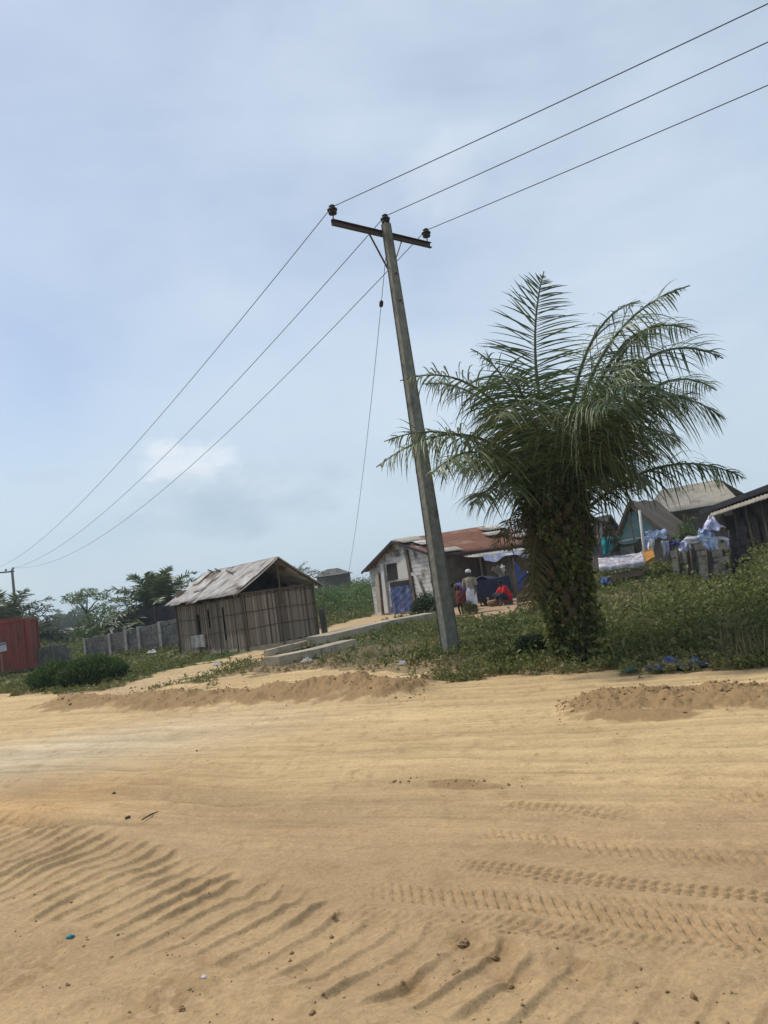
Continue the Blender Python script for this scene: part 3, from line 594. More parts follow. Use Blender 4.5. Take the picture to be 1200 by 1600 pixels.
# find the insulator's place: image row 476 on the wire
best = min((abs(pix(gp(f/200).x, gp(f/200).y, gp(f/200).z)[1]-476), f/200) for f in range(200))[1]
q = gp(best); dn = (gp(best+.01)-q).normalized()
MB().lathe(q, [(.02, -.085), (.045, -.07), (.05, -.02), (.036, 0), (.05, .02), (.045, .07), (.02, .085)], 12, axis=dn).build('strain_insulator', M['ceramic'], gt, True)
dv = (gp(1)-gp(.96)).normalized(); gl = gb+dv*3.0
MB().tube([gb, gl], 0.012, 5).build('stay_rod', M['iron'], gt)

# ------------------------------------------------------------------ palms
def bez(p0, p1, p2, n):
    return [p0*(1-t)**2+p1*2*t*(1-t)+p2*t*t for t in (i/n for i in range(n+1))]
def frond_mesh(pts, name, parent, m, L0=0.85, dens=62, width=0.036, droop=0.5, seed=0, wind=Vector((0.35, 0, 0)), fold=0.35, tlo=0.0, thi=1.0, seg=4, stub=0.12):
    "a feather frond: stem part and one leaflet part"
    rng = np.random.default_rng(seed); n = len(pts)-1
    P = np.array([list(p) for p in pts]); cum = np.concatenate([[0], np.cumsum(np.linalg.norm(np.diff(P, axis=0), axis=1))]); LT = cum[-1]
    V = []; Fq = []; T = []; c = 0
    for i in range(dens):
        for sd in (-1, 1):
            f = stub+(1-stub)*(i+rng.uniform(-.3, .3))/dens; f = min(max(f, 0.02), 0.998)
            s = f*LT; p = np.array([np.interp(s, cum, P[:, k]) for k in range(3)]); p2 = np.array([np.interp(min(s+.05, LT+.0), cum, P[:, k]) for k in range(3)])
            p1 = np.array([np.interp(max(s-.05, 0), cum, P[:, k]) for k in range(3)])
            t = p2-p1; t /= np.linalg.norm(t)+1e-9
            side = np.cross(t, [0, 0, 1.0]); 
            if np.linalg.norm(side) < .45: side = np.array([1.0, 0.15, 0])-t*t[0]
            side /= np.linalg.norm(side); upv = np.cross(side, t)
            ang = rng.choice([-.35, .05, .45])*fold*2 + rng.normal()*.12
            fwd = 0.12+0.62*f**1.5
            d = side*sd*math.cos(ang)+upv*math.sin(ang)+t*fwd; d /= np.linalg.norm(d)
            ll = L0*(math.sin(PI*min(1, (f*0.9+0.12)))**0.6)*rng.uniform(.78, 1.12); 
            if f > .93: ll *= 0.75
            w = width*rng.uniform(.8, 1.15); q = p.copy(); dd = d.copy(); wv = np.cross(d, upv+0.3*rng.normal(size=3)); wv /= np.linalg.norm(wv)+1e-9
            tt = tlo+(thi-tlo)*np.clip(rng.normal(.42, .20), 0, 1)
            for k in range(seg+1):
                g = k/seg; ww = w*np.interp(g, [0, .25, .5, .75, 1], [0.5, 1.0, 0.9, 0.62, 0.08])
                V.append(q-wv*ww/2); V.append(q+wv*ww/2); T += [tt+0.12*g, tt+0.12*g]
                dd = dd+np.array([0, 0, -1.0])*droop*(0.10+0.30*g)*rng.uniform(.8, 1.2)+np.array(wind)*0.10; dd /= np.linalg.norm(dd); q = q+dd*ll/seg
            for k in range(seg): Fq.append((c+2*k, c+2*k+1, c+2*k+3, c+2*k+2))
            c += 2*(seg+1)
    o = rawmesh(name, V, Fq, m, parent, np.clip(T, 0, 1))
    r0 = 0.032*LT/3.2
    b = MB().tube(pts, [r0*(1-0.85*i/n)+.004 for i in range(n+1)], 5)
    b.build('frond_stem', M['rachis'] if m is not M['dryfrond'] else m, o)
    return o
def big_palm():
    Y0 = 11.7; base = G(898, 1036); base = Vector((base.x, base.y, gz(base.x, base.y)))
    t = empty('oil_palm', base, 'large oil palm with a vine covered trunk and drooping fronds beside the concrete pole', 'palm tree')
    Y0 = base.y
    ctop = D(868, 792, Y0)
    axis = lambda f: Vector((base.x, base.y, base.z-.1)).lerp(Vector((ctop.x, ctop.y, ctop.z)), f)
    b = MB(); n = 22
    b.tube([axis(i/n) for i in range(n+1)], [0.22+0.03*math.sin(i*2.1)+0.08*(i/n)-0.12*max(0, (i/n-.93)/.07) for i in range(n+1)], 14)
    b.build('trunk', M['bark'], t, True)
    # old leaf bases spiralling up the trunk
    b = MB()
    for i in range(150):
        f = 0.05+0.93*i/150; a = i*2.399; c = axis(f); r = .20+.09*f; d = Vector((math.cos(a), math.sin(a), 0))
        b.bar(c+d*(r-.05), c+d*(r+.13+.1*f)+Vector((0, 0, .22+.12*f)), .13*(1-.2*f), .05, up=d)
    b.build('leaf_bases', M['bark'], t)
    # climbing vine over the trunk
    rng = np.random.default_rng(5); n = 15000
    f = rng.random(n)**0.9*1.06; a = rng.random(n)*2*PI
    lump = 0.10*np.sin(a*3+f*9)+0.09*np.sin(a*5-f*14)
    r = 0.27+0.11*f+lump*.7+rng.normal(size=n)*0.045+0.30*np.clip(.14-f, 0, 1)*2-.06*sst(.75, 1.0, f)
    keep = rng.random(n) > 0.40*(np.sin(a*4+f*11)*np.cos(a*2-f*17) > .45); f, a, r = f[keep], a[keep], r[keep]
    A0 = np.array(axis(0)); A1 = np.array(axis(1)); C = A0+(A1-A0)*f[:, None]+np.stack([np.cos(a)*r, np.sin(a)*r, np.zeros_like(a)], 1)
    dirs = np.stack([np.cos(a), np.sin(a), -0.55+0*a], 1)+rng.normal(size=(len(a), 3))*0.55
    tt = np.clip(rng.normal(.40, .22, len(a))+.12*np.sin(a*5+f*13), 0, 1)
    V, Fq, T = leafcloud(C, rng.uniform(.05, .095, len(a)), dirs, .75, .25, tt, rng)
    tag(rawmesh('climbing_vine', V, Fq, M['vine'], t, T), kind='stuff')
    # fronds: start at the crown, bend through mid, end at tip (pixel, pixel, offset towards/away from the viewer)
    cx, cy = 872, 775
    spec = [  # start dx,dy ; mid ; tip ; depth offsets mid, tip ; leaflet length, droop
        ((0, -20), (826, 560), (850, 424), 0.10, 0.15, .74, .30),
        ((8, -10), (930, 520), (1078, 446), -0.1, -0.2, .75, .55),
        ((15, -10), (960, 540), (1040, 505), 0.5, 1.1, .8, .75),
        ((15, 0), (985, 530), (1130, 560), 0.2, 0.4, .9, .8),
        ((20, 0), (1000, 590), (1132, 655), -0.4, -0.9, .9, .75),
        ((20, 5), (1010, 575), (1120, 610), 0.9, 1.7, .85, .8),
        ((40, 25), (1040, 706), (1165, 748), 0.1, 0.1, .62, 1.5),
        ((30, 10), (960, 650), (1060, 690), -0.9, -1.4, .85, .8),
        ((20, -5), (935, 600), (1010, 560), -0.8, -1.2, .85, .6),
        ((-10, -5), (770, 610), (660, 600), 0.5, 0.9, .75, .7),
        ((-15, -5), (760, 580), (625, 595), -0.2, -0.3, .72, .55),
        ((-20, 5), (740, 645), (588, 730), -0.3, -0.5, .66, .65),
        ((-20, 5), (730, 660), (600, 690), 0.5, 0.8, .68, .6),
        ((-20, 10), (760, 680), (670, 745), -0.7, -1.2, .68, .6),
        ((-15, 10), (790, 680), (720, 740), 0.6, 1.3, .8, .7),
        ((-10, 0), (815, 580), (768, 600), -1.0, -1.9, .85, .8),
        ((0, 0), (825, 610), (775, 655), -1.1, -1.9, .8, .8),
        ((5, 0), (915, 610), (955, 640), -1.2, -2.1, .85, .8),
        ((10, 0), (935, 600), (1015, 605), -1.2, -2.0, .85, .8),
        ((10, 0), (950, 640), (1010, 650), 1.3, 2.2, .85, .7),
        ((-10, 0), (800, 640), (750, 650), 1.2, 2.0, .8, .7),
        ((-12, 8), (790, 740), (735, 790), -0.5, -0.9, .6, .8),
        ((25, 12), (960, 700), (1010, 760), -0.5, -0.7, .6, .9),
        ((25, 12), (950, 680), (1030, 720), 0.8, 1.2, .7, .9),
        ((8, -10), (905, 520), (1000, 470), 0.6, 1.2, .75, .6),
        ((12, -8), (960, 500), (1090, 520), 0.5, 1.0, .85, .7),
        ((15, -4), (975, 610), (1090, 625), 0.4, 0.7, .9, .75),
        ((-6, -10), (800, 590), (735, 545), 0.0, 0.2, .7, .55),
    ]
    for k, (st, mi, ti, dm, dt, L0, dr) in enumerate(spec):
        p0 = D(cx+st[0], cy+st[1], Y0+dm*0.12); p1 = D(mi[0], mi[1], Y0+dm); p2 = D(ti[0], ti[1], Y0+dt)
        # control point so that the curve passes near mid
        pc = p1*1.35-(p0+p2)*0.175
        dry = .10 if k in (7,) else 0
        frond_mesh(bez(p0, pc, p2, 14), 'frond', t, M['frond'], L0*1.42, 74, .027, dr*(1.25+.5*((k*7) % 3)), 100+k, Vector((.45, 0, .05)), .42, (0.0, .12, .25)[k % 3], (.8, 1.0, 1.15)[(k*5) % 3], seg=5)
    # old brown fronds hanging down the left of the trunk
    for k, (a, mi, ti, d) in enumerate([((850, 790), (808, 810), (795, 862), -.25), ((852, 800), (832, 860), (836, 930), -.35), ((855, 800), (800, 800), (770, 860), -.05), ((845, 810), (825, 880), (835, 960), -.45), ((890, 800), (940, 800), (965, 850), -.3), ((850, 795), (790, 790), (785, 840), .3)]):
        p0 = D(*a, Y0+d*.5); p2 = D(*ti, Y0+d); p1 = D(*mi, Y0+d)
        frond_mesh(bez(p0, p1, p2, 10), 'dead_frond', t, M['dryfrond'], .42, 34, .022, 1.1, 300+k, Vector((0, 0, 0)), .8, 0, 1)
    # ferny growth on the crown base
    rng = np.random.default_rng(8); n = 1300; a = rng.random(n)*2*PI; f = .86+.34*rng.random(n); r = .15+.30*rng.random(n)
    C = A0+(A1-A0)*f[:, None]+np.stack([np.cos(a)*r, np.sin(a)*r, np.zeros_like(a)], 1)
    dirs = np.stack([np.cos(a), np.sin(a), .6+0*a], 1)+rng.normal(size=(n, 3))*.5
    V, Fq, T = leafcloud(C, rng.uniform(.15, .38, n), dirs, .16, .45, rng.random(n)*.7, rng)
    tag(rawmesh('crown_undergrowth', V, Fq, M['frond'], t, T), kind='stuff')
big_palm()
def small_palm(px, py_base, Y, h, L, nf, label, seed, trunk=.28, lean=(0, 0), el0=1.25, name='oil_palm', dens=30, group='distant palms'):
    g = D(px, py_base, Y); base = Vector((g.x, g.y, gz(g.x, g.y)))
    t = empty(name, base, label, 'palm tree', group); rnd = random.Random(seed)
    top = base+Vector((lean[0], lean[1], h))
    MB().tube([base-Vector((0, 0, .2)), base.lerp(top, .5), top], [trunk*1.2, trunk, trunk*.8], 10).build('trunk', M['bark'], t, True)
    for k in range(nf):
        a = k*2.399+rnd.uniform(-.2, .2); e = el0*(1-(k/nf)**1.0*1.05)+rnd.uniform(-.08, .08)
        d = Vector((math.cos(a)*math.cos(e), math.sin(a)*math.cos(e), math.sin(e))); l = L*rnd.uniform(.85, 1.1)
        p1 = top+d*l*.6; p2 = top+d*l+Vector((math.cos(a), math.sin(a), 0))*l*.15-Vector((0, 0, 1))*l*(.30+.25*math.cos(e)); p2.z = max(p2.z, base.z+.3)
        frond_mesh(bez(top, p1, p2, 8), 'frond', t, M['frond'], L*.185, dens+16, L*.022, .35, seed*50+k, Vector((0.05, 0, 0)), .5, 0.1, .95, seg=2)
    return t
small_palm(252, 985, 47, 1.8, 4.3, 46, 'bushy dark palm rising behind the left end of the thatched hut roof', 3, .4, el0=1.45)
small_palm(10, 1010, 58, 2.2, 5.2, 36, 'dark drooping palm at the left picture edge behind the red container', 4, .4, el0=1.3)
small_palm(56, 1012, 58, 1.0, 3.6, 26, 'lower drooping palm just right of the distant pole, above the container roof', 5, .35, el0=1.1)
small_palm(468, 975, 52, 2.3, 2.8, 18, 'small palm tip showing behind the right eave of the thatched hut', 6, .25)

# ------------------------------------------------------------------ trees, bushes, scrub
def crown_cloud(blobs, n, ls, rng, tshift=0.0):
    Cs = []; Ts = []; tot = sum(b[3]**2 for b in blobs)
    for (x, y, z, r, fl) in blobs:
        k = max(20, int(n*r*r/tot)); v = rng.normal(size=(k, 3)); v /= np.linalg.norm(v, axis=1)[:, None]
        rad = r*rng.uniform(.35, 1.08, k)**.55*(1+.18*np.sin(v[:, 0]*7+x)*np.cos(v[:, 2]*6))
        q = v*rad[:, None]; q[:, 2] *= fl; Cs.append(q+np.array([x, y, z]))
        Ts.append(np.clip(rng.normal(.42, .2, k)+tshift+rng.uniform(-.12, .12), 0, 1))
    C = np.vstack(Cs); T = np.concatenate(Ts)
    return leafcloud(C, rng.uniform(.7, 1.3, len(C))*ls, None, .6, .1, T, rng)
def tree(px, pyb, Y, blobs, n, ls, label, seed, m='farleaf', trunk=.16, name='tree', cat='tree', group=None, tshift=0):
    "blobs: (dx, dz, dy, r, flat) in metres around the base"
    rng = np.random.default_rng(seed); g = D(px, pyb, Y); base = Vector((g.x, g.y, gz(g.x, g.y)))
    t = empty(name, base, label, cat, group)
    B = [(base.x+b[0], base.y+b[2], base.z+b[1], b[3], b[4]) for b in blobs]
    V, Fq, T = crown_cloud(B, n, ls, rng, tshift); rawmesh('crown', V, Fq, M[m], t, T)
    mb = MB(); hmid = max(.3, min(b[1] for b in blobs)*.8); fork = base+Vector((0, 0, hmid))
    mb.tube([base-Vector((0, 0, .1)), fork], [trunk, trunk*.75], 8)
    for b in B: mb.tube([fork-Vector((0, 0, .05)), (fork+Vector(b[:3]))/2+Vector((0, 0, .1*b[3])), Vector(b[:3])], [trunk*.6, trunk*.35, trunk*.15], 6)
    mb.build('trunk', M['bark2'], t, True); return t
# flat topped tree and its bushy neighbours
tree(140, 1000, 66, [(-1.1, 4.2, 0, 1.0, .45), (.1, 4.5, .3, 1.0, .42), (1.4, 4.0, 0, .8, .45), (-.3, 3.8, -.6, .8, .5), (2.5, 3.5, .4, .6, .4)], 1700, .16, 'umbrella shaped pale green tree left of the dark palm, above the green bushes', 21, trunk=.14, tshift=.25)
tree(150, 1010, 58, [(-.6, 1.5, 0, 1.0, .9), (.7, 2.3, .2, 1.15, .8), (1.9, 1.7, 0, 1.0, .8), (0, .9, 0, 1.1, .7), (1.2, .8, -.3, 1.1, .7)], 4200, .17, 'broad bright green bush beneath the umbrella shaped tree', 22, name='shrub', cat='shrub')
tree(185, 1005, 54, [(0, 1.6, 0, .9, .8), (1.2, 1.9, 0, .8, .7), (.5, .8, 0, 1.0, .8)], 2400, .16, 'green shrub between the umbrella shaped tree and the black sheeting fence', 23, name='shrub', cat='shrub')
tree(70, 1010, 75, [(-.8, .9, 0, 1.0, .6), (1.2, .8, 0, 1.1, .6), (3.2, 1.0, 0, 1.0, .6), (5, 1.1, 0, 1.0, .7)], 3200, .17, 'low olive scrub thicket just right of the red container', 24, name='shrub', cat='shrub')
for i, (px, hh, lab) in enumerate([(85, 3.4, 'hazy distant tree on the horizon, leftmost of the far trees beside the container palm'), (112, 4.4, 'hazy distant tree on the horizon, tallest just left of the umbrella tree'), (98, 3.0, 'hazy low distant tree between two taller far trees on the horizon')]):
    tree(px, 985, 190, [(-2, hh*.75, 0, 2.2, .8), (1.5, hh, 1, 2.4, .8), (4, hh*.7, 0, 2, .8)], 1500, .6, lab, 30+i, trunk=.3, group='far trees on the horizon')
# big dark bush by the road at left
def leafy_bush(px, py, w, h, dep, n, ls, label, seed, m='bushleaf', name='bush', upright=.8, cat='bush', aspect=.35, tshift=0):
    rng = np.random.default_rng(seed); g = G(px, py); t = empty(name, g, label, cat)
    k = n; a = rng.random(k)*2*PI; rr = np.sqrt(rng.random(k)); X = np.cos(a)*rr; Yy = np.sin(a)*rr
    top = h*(1-.55*rr**2.2)*(0.82+.30*vn(X*3+seed, Yy*3, seed)+.25*vn(X*7, Yy*7, seed+1)); Z = top*rng.random(k)**.55
    C = np.stack([g.x+X*w/2, g.y+Yy*dep/2, g.z+Z], 1)
    d = rng.normal(size=(k, 3))*.6; d[:, 2] += upright; d[:, 0] += X*.5; d[:, 1] += Yy*.5
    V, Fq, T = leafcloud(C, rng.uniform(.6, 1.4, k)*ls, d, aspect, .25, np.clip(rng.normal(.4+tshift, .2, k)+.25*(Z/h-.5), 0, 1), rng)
    rawmesh('foliage', V, Fq, M[m], t, T)
    mb = MB()
    for i in range(14):
        a_ = random.uniform(0, 2*PI); q = random.random()*.7; mb.tube([(g.x, g.y, g.z), (g.x+math.cos(a_)*q*w*.3, g.y+math.sin(a_)*q*dep*.3, g.z+h*.5), (g.x+math.cos(a_)*q*w*.5, g.y+math.sin(a_)*q*dep*.5, g.z+h*.85)], [.015, .012, .006], 4)
    mb.build('stems', M['bark2'], t); return t
leafy_bush(98, 1073, 1.7, .66, 1.3, 3600, .26, 'dense dark green roadside bush, left half of the clump below the block wall', 41, m='farleaf', upright=1.5, aspect=.13, tshift=-.22)
leafy_bush(146, 1069, 1.8, .78, 1.4, 4400, .26, 'taller dense dark green roadside bush, right half of the clump below the block wall', 42, m='farleaf', upright=1.5, aspect=.13, tshift=-.25)
leafy_bush(835, 1030, .55, .5, .5, 1300, .09, 'dark green shrub at the left foot of the palm trunk', 43, tshift=.05)
leafy_bush(790, 1036, .7, .28, .5, 1500, .07, 'low bright green weed clump between the concrete pole and the palm', 44, m='weed', tshift=-.05, name='weed_clump')
leafy_bush(735, 960, .55, .55, .5, 700, .10, 'small green shrub beside the standing woman', 45, m='weed', name='shrub', cat='shrub')
leafy_bush(668, 962, 1.3, 1.15, .9, 2200, .12, 'green shrub growing against the whitewashed wall just left of the concrete pole', 46, name='shrub', cat='shrub')
leafy_bush(1083, 893, .9, 2.1, .7, 700, .28, 'tall pale leafed plant growing up behind the laundry on the block wall', 47, m='farleaf', name='tall_plant', cat='plant', aspect=.18, tshift=.2)

# ground cover
def scatter_cover():
    rng = np.random.default_rng(77)
    def scatter(n, ymin, ymax, xr, power=1.0):
        u = rng.random(n); y = ymin*(ymax/ymin)**(u**power); ax = rng.uniform(*xr, n); x = y*ax; return x, y
    # leafy weeds; density is highest near the road on the right
    Vs = []; Fs = []; Ts = []; off = 0
    def put(x, y, hgt, ls, nl, tbase, m_asp=.5):
        nonlocal off
        k = len(x); z = hill(x, y)
        X = np.repeat(x, nl); Yy = np.repeat(y, nl); Z0 = np.repeat(z, nl); H = np.repeat(hgt, nl); S = np.repeat(ls, nl); TB = np.repeat(tbase, nl)
        n = len(X); g = rng.random(n)**.7; spread = H*(.25+.45*g)
        C = np.stack([X+rng.normal(size=n)*spread*.5, Yy+rng.normal(size=n)*spread*.5, Z0+H*g], 1)
        d = rng.normal(size=(n, 3))*.8; d[:, 2] += .45
        V, Fq, T = leafcloud(C, S*rng.uniform(.6, 1.4, n), d, m_asp, .2, np.clip(TB+rng.normal(size=n)*.13+.14*(g-.5), 0, 1), rng)
        Vs.append(V); Fs.append(Fq+off); Ts.append(T); off += len(V)
    def filt(x, y, extra=None):
        m = veg_mask(x, y)
        if extra is not None: m &= extra
        return x[m], y[m]
    # right side weeds
    x, y = scatter(24000, 8.2, 42, (-.12, .72)); px, py = pix(x, y)
    right = sst(620, 820, px); lush = sst(-.25, .3, fbm(x*.5, y*.5, 3, 15)+.12)
    k = rng.random(len(x)) < (0.10+.9*right)*(0.22+.78*lush)
    x, y = filt(x[k], y[k]); px, py = pix(x, y)
    right = sst(640, 860, px)*(1-.55*((px > 600) & (px < 900) & (py < 1015))); lush = sst(-.25, .3, fbm(x*.5, y*.5, 3, 15)+.12)
    edge = sst(0, 26, np.interp(px, EX, EY)-py); edge2 = sst(26, 70, np.interp(px, EX, EY)-py)
    hgt = (.07+.07*edge+.32*right*edge2*lush+.10*rng.random(len(x))*right)*rng.uniform(.6, 1.25, len(x)); hgt *= np.where(y > 24, .75, 1)
    hgt = np.where((px > 930) & (px < 1060) & (py < 950), hgt*.5, hgt); hgt = np.where((px > 1035) & (px < 1165) & (py < 930), hgt*.4, hgt)
    dist = np.hypot(x, y); ls = (.045+.04*rng.random(len(x)))*np.clip(dist/13, .8, 2.2)
    brown = sst(.02, .22, fbm(x*.45+7, y*.45, 3, 29)); tall = (rng.random(len(x)) < .10) & (px > 820) & (edge > .8); hgt = np.where(tall, hgt*1.7+.1, hgt); hgt *= 1-.35*brown
    tb = .36+.34*fbm(x*.9, y*.9, 3, 19)+.16*(1-edge)+.34*brown+.10*rng.normal(size=len(x))
    put(x, y, hgt, ls, 13, tb)
    # bigger leaved plants in scattered clumps
    x, y = scatter(2600, 8.6, 30, (-.1, .72)); x, y = filt(x, y); px, py = pix(x, y); k = (np.interp(px, EX, EY)-py > 14) & (px > 640) & (fbm(x*1.1, y*1.1, 2, 93) > .02) & ~((px > 930) & (px < 1165) & (py < 935)); x, y, px = x[k], y[k], px[k]
    put(x, y, np.where(px > 900, .38, .16)*rng.uniform(.5, 1.3, len(x)), rng.uniform(.10, .17, len(x)), 9, .5+.35*vn(x*1.3, y*1.3, 94)+.1*rng.normal(size=len(x)), .42)
    # sparse short weeds and grass left of the pole and on the left verge
    x, y = scatter(26000, 11, 60, (-.75, .12)); x, y = filt(x, y); px, py = pix(x, y)
    inb = inpoly(px, py, [(380, 1062), (400, 1032), (540, 1006), (700, 990), (760, 1060)]); lush = sst(-.2, .3, fbm(x*.35, y*.35, 3, 16)+.05)*(1-.6*inb); k = rng.random(len(x)) < (.18+.8*lush)*(1-.5*inb); x, y, lush = x[k], y[k], lush[k]; px, py = pix(x, y)
    dist = np.hypot(x, y); edge = sst(0, 18, np.interp(px, EX, EY)-py)
    hgt = (.05+.16*lush*edge)*rng.uniform(.6, 1.3, len(x)); ls = (.045+.03*rng.random(len(x)))*np.clip(dist/14, .9, 2.8)
    tb = .38+.20*fbm(x*.5, y*.5, 3, 19)+.30*(1-lush)*(px > 380)+.2*(1-edge)+.22*inpoly(px, py, [(380, 1062), (400, 1032), (540, 1010), (700, 1000), (740, 1060)])
    put(x, y, hgt, ls, 9, tb, .35)
    # far fields
    x, y = scatter(26000, 40, 260, (-.8, .8)); k = veg_mask(x, y); x, y = x[k], y[k]
    lush = sst(-.1, .3, fbm(x*.06, y*.06, 3, 61)); hgt = (.25+1.0*lush)*rng.uniform(.5, 1.2, len(x)); ls = .16*np.clip(y/45, 1, 5)
    tb = .42+.25*fbm(x*.08, y*.08, 3, 64)
    put(x, y, hgt, ls, 5, tb, .5)
    V = np.vstack(Vs); Fq = np.vstack(Fs); T = np.concatenate(Ts); print('weeds', len(Fq))
    o = rawmesh('weeds', V, Fq, M['weed'], None, T); tag(o, 'tangle of low green weeds and creepers covering the verge behind the road', 'weeds', kind='stuff')
    # dry grass blades along the verge
    x, y = scatter(30000, 8.3, 34, (-.65, .72)); px, py = pix(x, y); ed = np.interp(px+fbm(x, y, 2, 3)*20, EX, EY)-py
    k = veg_mask(x, y) | ((ed > -3) & (ed < 6)); k &= (rng.random(len(x)) < np.where(ed < 30, .55, .30)) & (vn(x*1.5, y*1.5, 44) > -.2)
    x, y = x[k], y[k]; z = hill(x, y); n = len(x); d = rng.normal(size=(n, 3))*.35; d[:, 2] += 1
    V, Fq, T = leafcloud(np.stack([x, y, z], 1), rng.uniform(.06, .24, n), d, .06*np.clip(1, 1, 1), .1, rng.random(n), rng)
    o = rawmesh('dry_grass', V, Fq, M['grasspale'], None, T); tag(o, 'thin dry grass blades among the weeds along the sandy road edge', 'grass', kind='stuff')
scatter_cover()
def stalks():
    rng = np.random.default_rng(12); n = 5200; px = rng.uniform(690, 1290, n); py = rng.uniform(880, 1046, n)
    d = np.array(F)[None]*FPX+np.array(RT)[None]*(px-600)[:, None]+np.array(UP)[None]*(800-py)[:, None]; t = -CAM_Z/np.minimum(d[:, 2], -1); x = d[:, 0]*t; y = d[:, 1]*t
    k = veg_mask(x, y) & (y < 32) & (vn(x*.8, y*.8, 71) > -.05); x, y = x[k], y[k]; z = hill(x, y); n = len(x)
    h = rng.uniform(.18, .62, n)*np.where(pix(x, y)[0] < 930, .7, 1); dr = rng.normal(size=(n, 3))*.16; dr[:, 2] = 1
    V, Fq, T = leafcloud(np.stack([x, y, z], 1), h, dr, .028, .0, rng.random(n), rng)
    o = rawmesh('dry_stalks', V, Fq, M['grasspale'], None, T); tag(o, 'thin dry stalks standing out of the weeds right of the pole', 'stalks', kind='stuff')
stalks()
# scrub belt on the rise behind the huts
def scrub():
    rng = np.random.default_rng(99); blobs = []
    for i in range(150):
        px = rng.uniform(440, 640); Y = rng.uniform(46, 100); g = D(px, 930, Y); h = rng.uniform(.6, 1.5)*(1+.5*sst(60, 90, Y)); r = rng.uniform(.8, 1.9)
        blobs.append((g.x, Y, h*.6+gz(g.x, Y)+.3*sst(55, 80, Y), r, .65))
    for i in range(60):
        px = rng.uniform(60, 320); Y = rng.uniform(70, 120); g = D(px, 930, Y); r = rng.uniform(.8, 1.8)
        blobs.append((g.x, Y, r*.35+gz(g.x, Y), r, .6))
    for i in range(50):
        px = rng.uniform(930, 1300); Y = rng.uniform(60, 100); g = D(px, 860, Y); r = rng.uniform(1, 2)
        blobs.append((g.x, Y, r*.3+gz(g.x, Y), r, .6))
    V, Fq, T = crown_cloud(blobs, 42000, .20, rng, .05)
    o = rawmesh('scrub', V, Fq, M['farleaf'], None, T); tag(o, 'rising belt of bright green scrub behind the huts, reading as one mass', 'scrub', kind='stuff')
scrub()
def far_wood():
    rng = np.random.default_rng(5); blobs = []
    for i in range(240):
        a = R(rng.uniform(-60, 60)); d = rng.uniform(260, 420); r = rng.uniform(3, 5.5); x, y = d*math.sin(a), d*math.cos(a)
        blobs.append((x, y, gz(x, y)+r*.5, r, .75))
    V, Fq, T = crown_cloud(blobs, 26000, 1.1, rng); o = rawmesh('far_wood', V, Fq, M['farleaf'], None, T); tag(o, 'far band of hazy trees along the horizon', 'wood', kind='stuff')
far_wood()

# ------------------------------------------------------------------ buildings
def OP(px, py, p0, n):
    "point seen at a pixel on the plane through p0 with normal n"
    d = ray(px, py); o = Vector((0, 0, CAM_Z)); n = Vector(n); t = (Vector(p0)-o).dot(n)/d.dot(n); return o+d*t
def corr(mb, p00, p10, p11, p01, waves, amp=.014, nv=3, sag=0.0, th=.004, t=.5):
    "corrugated sheet: u from p00 to p10, v from p00 to p01"
    p00, p10, p11, p01 = map(Vector, (p00, p10, p11, p01)); nrm = (p10-p00).cross(p01-p00).normalized()
    if nrm.z < 0: nrm = -nrm
    ph = random.random()*6
    def fn(u, v):
        p = (p00*(1-u)+p10*u)*(1-v)+(p01*(1-u)+p11*u)*v
        return p+nrm*(amp*math.sin(u*waves*2*PI))+Vector((0, 0, -sag*math.sin(PI*v)*(1+.5*math.sin(ph+u*5))))
    mb.patch(fn, waves*6, nv, th, t)
def wallseg(mb, a, b, z0a, z1a, z0b, z1b, th, t=.5):
    "upright wall from a to b, thickness behind its left side"
    a, b = Vector(a), Vector(b); d = (b-a); d.z = 0; n = Vector((-d.y, d.x, 0)).normalized()*th
    vs = [(a.x, a.y, z0a), (b.x, b.y, z0b), (b.x, b.y, z1b), (a.x, a.y, z1a)]
    vs += [(x+n.x, y+n.y, z) for x, y, z in vs]
    mb.add(vs, [(0, 1, 2, 3), (7, 6, 5, 4), (0, 4, 5, 1), (1, 5, 6, 2), (2, 6, 7, 3), (3, 7, 4, 0)], t)
def V3(p, z): return Vector((p[0], p[1], z))

